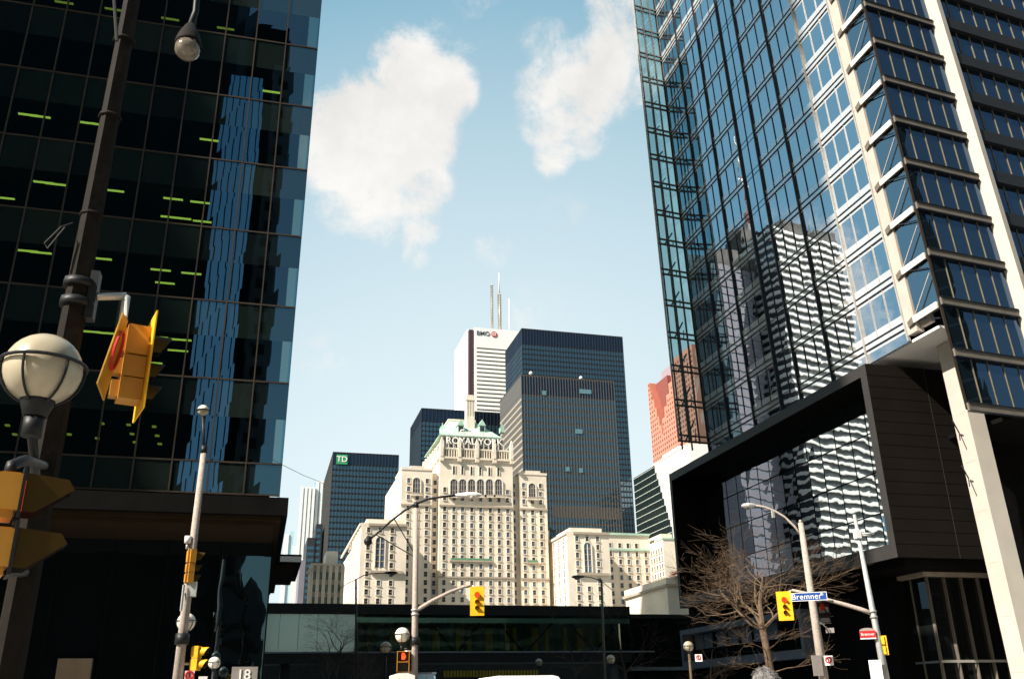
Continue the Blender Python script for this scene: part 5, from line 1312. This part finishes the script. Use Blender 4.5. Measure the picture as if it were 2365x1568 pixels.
def ped(label, px0, py0, px1, py1, D, k1, hk='orange', mount=None, ang=0):
    a, c_ = atR(px0, py1, D), atR(px1, py0, D); cen = (a + c_) / 2; d = V((cen.x, cen.y, 0)).normalized(); f = -d; f = Matrix.Rotation(R(ang), 3, 'Z') @ f; r = V((f.y, -f.x, 0)); wd = math.hypot(c_.x - a.x, c_.y - a.y) / 2; hh = (c_.z - a.z) / 4
    t_ = thing('pedestrian_signal', label, 'pedestrian light', V((cen.x, cen.y, a.z)), 'pedestrian signals at the crossing')
    for i, k in enumerate(('vinside', k1)):
        c2 = V((cen.x, cen.y, a.z + hh + 2 * hh * i)); q = MB(); q.obox(c2 - f * .1, r * wd, f * .1, V((0, 0, hh * .97)), hk)
        for s_ in (-1, 1): q.obox(c2 + f * .1 + r * s_ * wd * .96, r * wd * .04, f * .1, V((0, 0, hh * .96)), hk)
        q.obox(c2 + f * .1 + V((0, 0, hh * .93)), r * wd, f * .1, V((0, 0, hh * .04)), hk); q.build('housing', t_)
        q = MB(); q.obox(c2 + f * .012, r * wd * .86, f * .01, V((0, 0, hh * .8)), 'vinside'); ln = q.build('lens', t_)
        if k != 'vinside':
            q = MB(); o_ = c2 + f * .03; s3 = min(wd, hh) * .8
            q.obox(o_ - V((0, 0, s3 * .25)), r * s3 * .42, f * .006, V((0, 0, s3 * .45)), k)
            for j, L in enumerate((.55, .7, .72, .55)): q.obox(o_ + r * s3 * (-.33 + .22 * j) + V((0, 0, s3 * (.2 + L / 2))), r * s3 * .085, f * .006, V((0, 0, s3 * L / 2)), k)
            q.obox(o_ - r * s3 * .55 + V((0, 0, -s3 * .05)), r * s3 * .09, f * .006, V((0, 0, s3 * .3)), k); q.build('hand_symbol', ln)
    if mount is not None:
        q = MB(); q.tube([cen + V((0, 0, hh * 2)) - f * .1, V(mount)], .03, 'metal', 8); q.tube([cen - V((0, 0, hh * 2)) - f * .1, V(mount) - V((0, 0, hh * 4))], .03, 'metal', 8); q.build('bracket', t_)
    return t_
ped('orange pedestrian signal with a bright red hand on the centre pole', 916, 1503, 946, 1552, PC - .1, 'redface', 'orange', cp(atR(960, 1503, PC).z))
# kiosk and cabinet at its foot
p0, p1 = atR(905, 1556, PC - 1), atR(957, 1556, PC - 1)
kk = thing('kiosk', 'white topped street kiosk with a blue band by the centre pole', 'kiosk', ((p0.x + p1.x) / 2, p0.y, 0))
q = MB(); x0, x1, y0 = p0.x, p1.x, min(p0.y, p1.y); zt_ = p0.z; q.box(x0, x1, y0, y0 + .6, 0, zt_ - .25, 'signblue'); q.build('body', kk)
q = MB(); q.prism([(x0 - .02, y0 - .02, zt_ - .25), (x1 + .02, y0 - .02, zt_ - .25), (x1 + .02, y0 - .02, zt_ - .05), (lerp(x0, x1, .7), y0 - .02, zt_ + .03), (lerp(x0, x1, .3), y0 - .02, zt_ + .03), (x0 - .02, y0 - .02, zt_ - .05)], (0, .64, 0), 'signwhite'); q.build('cap', kk)
p0, p1 = atR(964, 1552, PC + .3), atR(1006, 1552, PC + .3)
kk = thing('cabinet', 'pale blue grey street cabinet right of the centre pole', 'cabinet', ((p0.x + p1.x) / 2, p0.y, 0))
q = MB(); y0 = min(p0.y, p1.y); q.box(p0.x, p1.x, y0, y0 + .5, .1, p0.z - .06, 'condoglass'); q.box(p0.x - .03, p1.x + .03, y0 - .03, y0 + .53, p0.z - .06, p0.z, 'bluegrey'); q.box(p0.x + .05, p1.x - .05, y0 + .05, y0 + .45, 0, .1, 'concrete'); q.build('body', kk)
q = MB(); q.box(lerp(p0.x, p1.x, .5) - .005, lerp(p0.x, p1.x, .5) + .005, y0 - .012, y0, .15, p0.z - .15, 'dmetal'); q.box(lerp(p0.x, p1.x, .58), lerp(p0.x, p1.x, .63), y0 - .04, y0 - .001, 1.0, 1.2, 'dmetal'); q.build('door', kk)

# --- two dark lamp posts further off
def lamp_post(label, base_px, top_px, D, armpts, headpx, back=None, k='dmetal', lk='lens'):
    b0, b1 = atR(*base_px, D), atR(*top_px, D); t_ = thing('street_lamp', label, 'street lamp', (b0.x, b0.y, 0), 'street lamps with curved arms')
    dz = (b1 - b0) / (b1.z - b0.z); foot = b0 - dz * b0.z
    q = MB(); q.tube([foot, b1], [.13, .07], k, 10); q.build('pole', t_)
    q = MB(); q.tube([atR(*a, D) for a in armpts], .035, k, 8)
    if back: q.tube([atR(*a, D) for a in back], .025, k, 8)
    q.build('arm', t_)
    q = MB(); e0, e1 = atR(*headpx[0], D), atR(*headpx[1], D); d = e1 - e0; cobra(q, e0, d, d.length, .2, k, lk); q.build('lamp_head', t_)
    return t_
lamp_post('thin black lamp post with its arm over the hotel wing', (823, 1500), (822, 1336), 72, [(822, 1338), (838, 1329), (856, 1324), (872, 1323), (890, 1322)], ((888, 1322), (918, 1327)), [(822, 1338), (800, 1348), (780, 1362)])
lamp_post('grey lamp post with its arm pointing left, right of the hotel', (1397, 1568), (1389, 1338), 66, [(1389, 1342), (1375, 1336), (1360, 1332), (1348, 1331)], ((1350, 1331), (1320, 1331)), [(1389, 1342), (1402, 1352), (1414, 1362)], 'wingrail')
# --- globe lamps on posts
def globe_post(label, px, py, rpx, D, k='globeb', pk='dmetal'):
    c_ = atR(px, py, D); r_ = rpx / 2230 * D
    t_ = thing('globe_lamp', label, 'street lamp', (c_.x, c_.y, 0), 'globe lamps on posts')
    q = MB(); q.tube([(c_.x, c_.y, 0), (c_.x, c_.y, c_.z - r_ * 1.2)], [.08, .06], pk, 10); q.build('post', t_); globe_part(t_, c_, r_, k, True, None, 'globe')
globe_post('smoky globe lamp on a dark post left of the centre pole', 891, 1495, 13, 48, 'globeb')
globe_post('globe lamp on a brown post before the shop window at right', 1590, 1492, 11.5, 50, 'globeb', 'bark')
globe_post('dim globe lamp right of the grey lamp post', 1411, 1522, 10, 58, 'globeb')
globe_post('beige globe lamp between the pale pole and the number sign', 495, 1530, 13, 38, 'globe')
globe_post('tiny globe lamp under the bridge above the van', 1245, 1529, 8, 80, 'globeb')

# --- right poles
P1 = 39.5
b0, b1 = atR(1903, 1568, P1), atR(1849, 1207, P1)
rp = lambda z, b0=b0.copy(), b1=b1.copy(): lerp(b0, b1, (z - b0.z) / (b1.z - b0.z))
r1 = thing('street_lamp', 'beige concrete pole at right with a lamp arm reaching left', 'street lamp', rp(0))
q = MB(); q.tube([rp(0), rp(b1.z)], [.215, .105], 'pole', 10); q.tube([rp(b1.z), rp(b1.z + .12)], [.08, .05], 'pole', 8); q.build('pole', r1)
q = MB(); q.tube([atR(*a_, P1) for a_ in ((1850, 1236), (1835, 1215), (1812, 1193), (1790, 1180), (1765, 1170), (1742, 1166))], [.05, .05, .045, .045, .04, .04], 'pole', 8); p = atR(1785, 1185, P1); q.box(p.x - .05, p.x + .05, p.y - .05, p.y + .05, p.z - .18, p.z + .12, 'metal'); q.build('arm', r1)
q = MB(); e0, e1 = atR(1745, 1166, P1), atR(1712, 1165, P1); d = e1 - e0; cobra(q, e0, d, d.length, .16, 'metal', 'lens'); q.build('lamp_head', r1)
P2 = 37.5
b0, b1 = atR(2046, 1568, P2), atR(1973, 1188, P2)
rq_b0, rq_b1 = b0.copy(), b1.copy()
rq = lambda z: lerp(rq_b0, rq_b1, (z - rq_b0.z) / (rq_b1.z - rq_b0.z))
r2 = thing('signal_pole', 'pale metal signal pole at right with a camera near its top', 'pole', rq(0))
q = MB(); q.tube([rq(0), rq(rq_b1.z)], [.165, .06], 'metal', 12)
for py in (1412, 1425): z = atR(2015, py, P2).z; q.tube([rq(z - .03), rq(z + .03)], .14, 'signgrey', 12)
q.build('pole', r2)
q = MB(); q.tube([atR(*a_, P2) for a_ in ((2014, 1416), (1990, 1407), (1950, 1395), (1910, 1384), (1870, 1371), (1829, 1362))], [.085, .08, .075, .065, .055, .05], 'pole', 10); q.build('signal_arm', r2)
q = MB(); p = rq(atR(1980, 1233, P2).z); q.box(p.x - .14, p.x + .06, p.y - .12, p.y + .1, p.z - .17, p.z + .1, 'signwhite'); q.ball(p + V((-.04, -.02, .12)), .1, 'signwhite', 12); q.tube([p, p + V((.7, 0, .05))], .035, 'signwhite', 8); q.tube([p + V((0, 0, -.06)), p + V((.55, 0, -.03))], .03, 'signwhite', 8); q.build('camera', r2)
face_on(1817, 1366, 1433, P2 - .1, 'yellow signal with red lit beside the blue street sign', 33, mount=[(atR(1831, 1362, P2), atR(1817, 1368, P2))])
q = MB(); p = atR(1813, 1362, P2 - .1)
sgt, cen, u, nrm, wd, hh = flat_sign('blue street name sign reading Bremner on the signal arm', 1829, 1366, 1908, 1388, P2 - .35, 'signblue', 0, .012, edge='signwhite', name='street_sign', ew=.009, pivot=atR(1868, 1371, P2))
lettering('Bremner', sgt, cen + nrm * .02 - u * .09, u if u.dot(ray(2300, 1377) - ray(1700, 1377)) > 0 else -u, (0, 0, 1), .29, 'signwhite', .003, space=1.06)
lettering('Bl', sgt, cen + nrm * .02 + (u if u.dot(ray(2300, 1377) - ray(1700, 1377)) > 0 else -u) * .47 + V((0, 0, .06)), u if u.dot(ray(2300, 1377) - ray(1700, 1377)) > 0 else -u, (0, 0, 1), .14, 'signwhite', .003)
sgt, cen, u, nrm, wd, hh = flat_sign('red name plate under a grey arch on the right signal pole', 1987, 1455, 2021, 1473, P2 - .2, 'signred', 0, .012, name='street_sign', pivot=rq(atR(2020, 1465, P2).z))
uu_ = u if u.dot(ray(2300, 1377) - ray(1700, 1377)) > 0 else -u
lettering('Bremner', sgt, cen + nrm * .018, uu_, (0, 0, 1), .13, 'signwhite', .002)
q = MB(); q.prism([cen + uu_ * (wd * math.cos(R(a_))) + V((0, 0, hh + .10 * math.sin(R(a_)))) for a_ in range(0, 181, 20)], nrm * -.02, 'signgrey'); q.build('crest', sgt)
q = MB(); q.obox(cen - V((0, 0, hh + .02)), uu_ * wd, nrm * .012, V((0, 0, .018)), 'signwhite'); q.build('border', sgt)
h0 = atR(2042, 1512, P2); signal('orange signal pair facing away, on the right signal pole', h0, (.62, .78), .40, 5, False, 'yellow', 'yellow', [(h0 + V((0, 0, .1)), rq(h0.z + .1)), (h0 + V((0, 0, .6)), rq(h0.z + .6))], n=2, big=False)
ped('dull brown pedestrian signal with a dim red hand behind the beige pole', 1887, 1388, 1913, 1440, P1 + 1.2, 'reddim', 'vinside', rp(atR(1887, 1385, P1).z))
flat_sign('white no stopping sign beside the beige concrete pole', 1904, 1513, 1923, 1536, P1 - .1, 'signwhite', 0, ringr=.10, pivot=rp(2.6))
flat_sign('grey sign back on the left of the beige concrete pole', 1880, 1512, 1896, 1560, P1 - .3, 'signgrey', 25, pivot=rp(2.7))
flat_sign('small no stopping sign on the brown globe lamp post', 1576 + 30, 1510 + 0, 1576 + 45, 1527, 49.5, 'signwhite', 0, ringr=.10)
flat_sign('tall white sheet on the lower right signal pole', 2017, 1523, 2034, 1600, P2 - .3, 'signwhite', 0, pivot=rq(2.2))
flat_sign('small grey plate below the dull pedestrian signal', 1908, 1449, 1926, 1461, P1 + 1.2, 'signgrey', 0, pivot=rp(4.6))
# thin cable beside the office corner
wr = thing('overhead_wire', 'thin grey wire from the office corner across the pale sky', 'wire', at(610, 1048, 60))
q = MB(); q.tube([at(600, 1045, 60), at(650, 1072, 64), at(700, 1097, 68), at(745, 1115, 72), at(800, 1136, 76)], .02, 'metal', 5); q.build('strand', wr)

# ------------------------------------------------------------------ bare trees
def bare_tree(label, base, h, spread, seed, k='bark', levels=5, trunk_h=.33, r0=None, lean=(0, 0), flat=.35, tw_=7):
    rnd = random.Random(seed); base = V(base); t_ = thing('bare_tree', label, 'tree', base, 'leafless street trees')
    r0 = r0 or h * .02
    tr, cr = MB(), MB()
    th = h * trunk_h
    pts = [base + V((lean[0] * i / 5 + rnd.uniform(-.03, .03), lean[1] * i / 5 + rnd.uniform(-.03, .03), th * i / 5)) for i in range(6)]
    tr.tube(pts, [r0 * (1.15 - .06 * i) for i in range(6)], k, 10); tr.build('trunk', t_)
    def grow(p, d, L, r, lv):
        n = 5 if lv < 3 else 4; ps = [p]; rs = [r]; dd = d.copy()
        for i in range(n):
            dd = (dd + V((rnd.gauss(0, .13), rnd.gauss(0, .13), rnd.gauss(.02, .10)))).normalized()
            ps.append(ps[-1] + dd * L / n); rs.append(max(r * (1 - .72 * (i + 1) / n), .0038))
        cr.tube(ps, rs, k, 6 if lv < 2 else (4 if lv < 4 else 3), lv < 2)
        if lv >= levels: return
        nb = [5, 5, 4, 4, 4, 2][lv] if lv < 6 else 2
        for j in range(nb):
            f_ = rnd.uniform(.25, 1) if j else 1.0
            i0 = min(int(f_ * n), n - 1); q = lerp(ps[i0], ps[i0 + 1], f_ * n - i0)
            ax = V((rnd.gauss(0, 1), rnd.gauss(0, 1), rnd.gauss(0, .6) * flat + .12)); ax = (ax - dd * ax.dot(dd)).normalized()
            nd = (dd * rnd.uniform(.7, 1.1) + ax * rnd.uniform(.45, .95)); nd.z = nd.z * (1 - flat * .5) + .03; nd.normalize()
            grow(q, nd, L * rnd.uniform(.5, .74), max(rs[i0] * rnd.uniform(.5, .7), .0045), lv + 1)
    top = pts[-1]
    for j in range(tw_):
        a = 2 * math.pi * (j + rnd.uniform(-.3, .3)) / tw_; up = rnd.uniform(.35, 1.1)
        q = pts[5] if j < tw_ - 4 else pts[3 + j % 2]
        d = V((math.cos(a), math.sin(a), up if j < tw_ - 4 else .18)).normalized()
        grow(q, d, (h - th) * (.56 if j < tw_ - 4 else .36) * spread, r0 * (rnd.uniform(.36, .55) if j < tw_ - 4 else rnd.uniform(.14, .2)), 1 if j < tw_ - 4 else 2)
    grow(top, V((rnd.uniform(-.2, .2), rnd.uniform(-.2, .2), 1)), (h - th) * .62, r0 * .75, 1)
    cr.build('crown', t_, fix=False)
    return t_
tb = atR(1795, 1568, 43); bare_tree('large bare brown tree behind the blue street sign', (tb.x, tb.y, 0), 9.7, .92, 11, 'bark', 5, .46, .17, (-.35, .1), .5, 9)
tb = atR(765, 1568, 62); bare_tree('bare tree with fine twigs in front of the pale bridge glass', (tb.x, tb.y, 0), 7.6, .95, 5, 'barkd', 5, .30, .13, (.1, 0), .45, 7)
tb = atR(845, 1568, 74); bare_tree('thin dark bare tree under the left of the footbridge', (tb.x, tb.y, 0), 8.6, .7, 23, 'barkd', 4, .35, .10)
tb = atR(1640, 1568, 60); bare_tree('thin bare sapling before the shop window at right', (tb.x, tb.y, 0), 6.0, .7, 8, 'barkd', 4, .35, .08)
tb = atR(1445, 1568, 84); bare_tree('faint bare tree between the footbridge and the right hotel wing', (tb.x, tb.y, 0), 11.5, .8, 31, 'barkd', 4, .35, .12)
tb = atR(1330, 1568, 98); bare_tree('faint bare tree rising over the middle of the footbridge', (tb.x, tb.y, 0), 12.5, .75, 37, 'barkd', 4, .35, .12)

# ------------------------------------------------------------------ white van
vx0, vx1 = at(1165, 1560, 25).x, at(1306, 1560, 25).x
vt = at(1240, 1556.5, 25).z
vn = thing('van', 'white van with only its bright roof showing at the bottom', 'van', ((vx0 + vx1) / 2, 27.6, -.14))
w_ = (vx1 - vx0) / 2 + .12; cx_ = (vx0 + vx1) / 2; zr = -.14
prof = [(25.0, zr + .45), (25.0, zr + 1.2), (25.15, vt - .25), (25.4, vt - .05), (25.9, vt), (28.4, vt), (28.9, vt - .08), (29.7, vt - .85), (30.6, vt - 1.05), (30.8, zr + .75), (30.8, zr + .4)]
q = MB(); rings = []
for s_ in (-1, -.9, .9, 1):
    ins = .06 if abs(s_) == 1 else 0
    rings.append([(cx_ + s_ * w_ * (1 - .12 * max(0, (z - 1.1) / 1.3)), y, z - (.10 if abs(s_) == 1 and z > 1.5 else 0)) for (y, z) in prof])
for i in range(3):
    for j in range(len(prof) - 1): q.face([rings[i][j], rings[i][j + 1], rings[i + 1][j + 1], rings[i + 1][j]], 'van', True)
    q.face([rings[i][0], rings[i + 1][0], rings[i + 1][-1], rings[i][-1]], 'van')
for i in (0, 3): q.face(rings[i], 'van')
q.build('body', vn)
q = MB(); q.prism([(cx_ - w_ * .7, 25.03, 1.25), (cx_ + w_ * .7, 25.03, 1.25), (cx_ + w_ * .64, 25.11, vt - .35), (cx_ - w_ * .64, 25.11, vt - .35)], (0, -.03, 0), 'carglass'); q.build('rear_window', vn)
for s_ in (-1, 1):
    q = MB(); q.box(cx_ + s_ * w_ * .88 - .08, cx_ + s_ * w_ * .88 + .08, 24.95, 25.05, .7, 1.15, 'taillight'); q.build('tail_light', vn)
    for y in (26.0, 29.6):
        q = MB(); q.tube([(cx_ + s_ * (w_ - .22), y, zr + .34), (cx_ + s_ * (w_ + .02), y, zr + .34)], .34, 'tyre', 20); wh = q.build('wheel', vn)
        q = MB(); q.tube([(cx_ + s_ * (w_ + .021), y, zr + .34), (cx_ + s_ * (w_ + .03), y, zr + .34)], .2, 'metal', 16); q.build('rim', wh)

# ------------------------------------------------------------------ person (only the grey head shows)
hp = atR(1765, 1549, 6.0)
fx, fy = hp.x, hp.y; Hh = hp.z
pe_ = thing('person', 'person with short grey hair, only the top of the head in frame', 'person', (fx, fy, 0))
fw = V((fx, fy, 0)).normalized(); rt_ = V((fw.y, -fw.x, 0))
def skin_body(name, verts, edges, rad, k, parent, root=0):
    me = bpy.data.meshes.new(name); o0 = wloc(parent); me.from_pydata([tuple(v) for v in verts], edges, []); me.materials.append(M[k])
    o = bpy.data.objects.new(name, me); COL.objects.link(o); o.parent = parent; o['_w'] = tuple(o0)
    md = o.modifiers.new('skin', 'SKIN'); md.use_smooth_shade = True
    for i, r_ in enumerate(rad): me.skin_vertices[0].data[i].radius = r_ if isinstance(r_, tuple) else (r_, r_)
    me.skin_vertices[0].data[root].use_root = True
    sbm = o.modifiers.new('sub', 'SUBSURF'); sbm.levels = 2; sbm.render_levels = 2
    return o
def L(r_, f_, z): return rt_ * r_ + fw * f_ + V((0, 0, z))
sc_ = Hh / 1.76
vs = [L(0, 0, .95), L(0, 0, 1.12), L(0, .01, 1.32), L(0, 0, 1.46), L(0, .01, 1.54), L(0, .02, 1.60)]
ed = [(0, 1), (1, 2), (2, 3), (3, 4), (4, 5)]; rd = [(.16, .12), (.155, .115), (.18, .125), (.12, .09), .058, .056]
for s_ in (-1, 1):
    i = len(vs); vs += [L(s_ * .19, 0, 1.42), L(s_ * .235, -.01, 1.14), L(s_ * .245, .06, .90), L(s_ * .245, .08, .80)]; ed += [(3, i), (i, i + 1), (i + 1, i + 2), (i + 2, i + 3)]; rd += [.068, .054, .042, (.03, .045)]
    i = len(vs); vs += [L(s_ * .10, 0, .86), L(s_ * .11, .02, .48), L(s_ * .11, 0, .10), L(s_ * .12, .14, .05)]; ed += [(0, i), (i, i + 1), (i + 1, i + 2), (i + 2, i + 3)]; rd += [.10, .072, .052, .045]
skin_body('body', [v * sc_ if False else V((v.x, v.y, v.z * sc_)) for v in vs], ed, rd, 'coat', pe_)
hc = V((fx, fy, Hh - .115)) + fw * .02
q = MB(); n = 28
def head_pt(u, v, grow_=1.):
    cu, su, cv, sv = math.cos(u), math.sin(u), math.cos(v), math.sin(v)
    return hc + rt_ * (.076 * cv * cu * grow_) + fw * (.097 * cv * su * grow_) + V((0, 0, (.118 if sv > 0 else .125) * sv * grow_))
rows = 14
for a in range(rows):
    for b_ in range(n):
        v0, v1 = R(-90 + 180 * a / rows), R(-90 + 180 * (a + 1) / rows); u0, u1_ = 2 * math.pi * b_ / n, 2 * math.pi * (b_ + 1) / n
        q.face([head_pt(u0, v0), head_pt(u1_, v0), head_pt(u1_, v1), head_pt(u0, v1)], 'skin', True)
q.ball(hc + fw * .10 + V((0, 0, -.01)), .018, 'skin', 10)
for s_ in (-1, 1): q.ball(hc + rt_ * s_ * .078 + V((0, 0, -.01)), .022, 'skin', 10); q.ball(hc + fw * .085 + rt_ * s_ * .032 + V((0, 0, .015)), .012, 'signwhite', 8)
q.obox(hc + fw * .092 + V((0, 0, -.055)), rt_ * .022, fw * .006, V((0, 0, .005)), 'signred')
q.build('head', pe_)
q = MB(); rndh = random.Random(2)
def hp_(u, v):
    w1 = 1.13 + .035 * math.sin(7 * u + 3 * v) + .03 * math.sin(13 * u - 9 * v); return head_pt(u, v, w1)
for a in range(18):
    for b_ in range(40):
        v0, v1 = R(-28 + 118 * a / 18), R(-28 + 118 * (a + 1) / 18); u0, u1_ = 2 * math.pi * b_ / 40, 2 * math.pi * (b_ + 1) / 40
        um = math.sin((u0 + u1_) / 2)
        if um > .35 and v0 < R(32): continue
        q.face([hp_(u0, v0), hp_(u1_, v0), hp_(u1_, v1), hp_(u0, v1)], 'hair', True)
for i in range(900):
    u, v = rndh.uniform(0, 2 * math.pi), math.asin(rndh.uniform(math.sin(R(-20)), 1))
    if math.sin(u) > .35 and v < R(32): continue
    p = hp_(u, v); nrm = (p - hc).normalized(); tg = V((rndh.gauss(0, 1), rndh.gauss(0, 1), rndh.gauss(0, 1))); tg = (tg - nrm * tg.dot(nrm)).normalized()
    q.tube([p - nrm * .004, p + tg * .012 + nrm * .007, p + tg * .026 + nrm * .006], [.0016, .0013, .0004], 'hair', 3, False)
q.build('hair', pe_, fix=False)
for o in list(COL.objects):
    if '_w' in o: del o['_w']
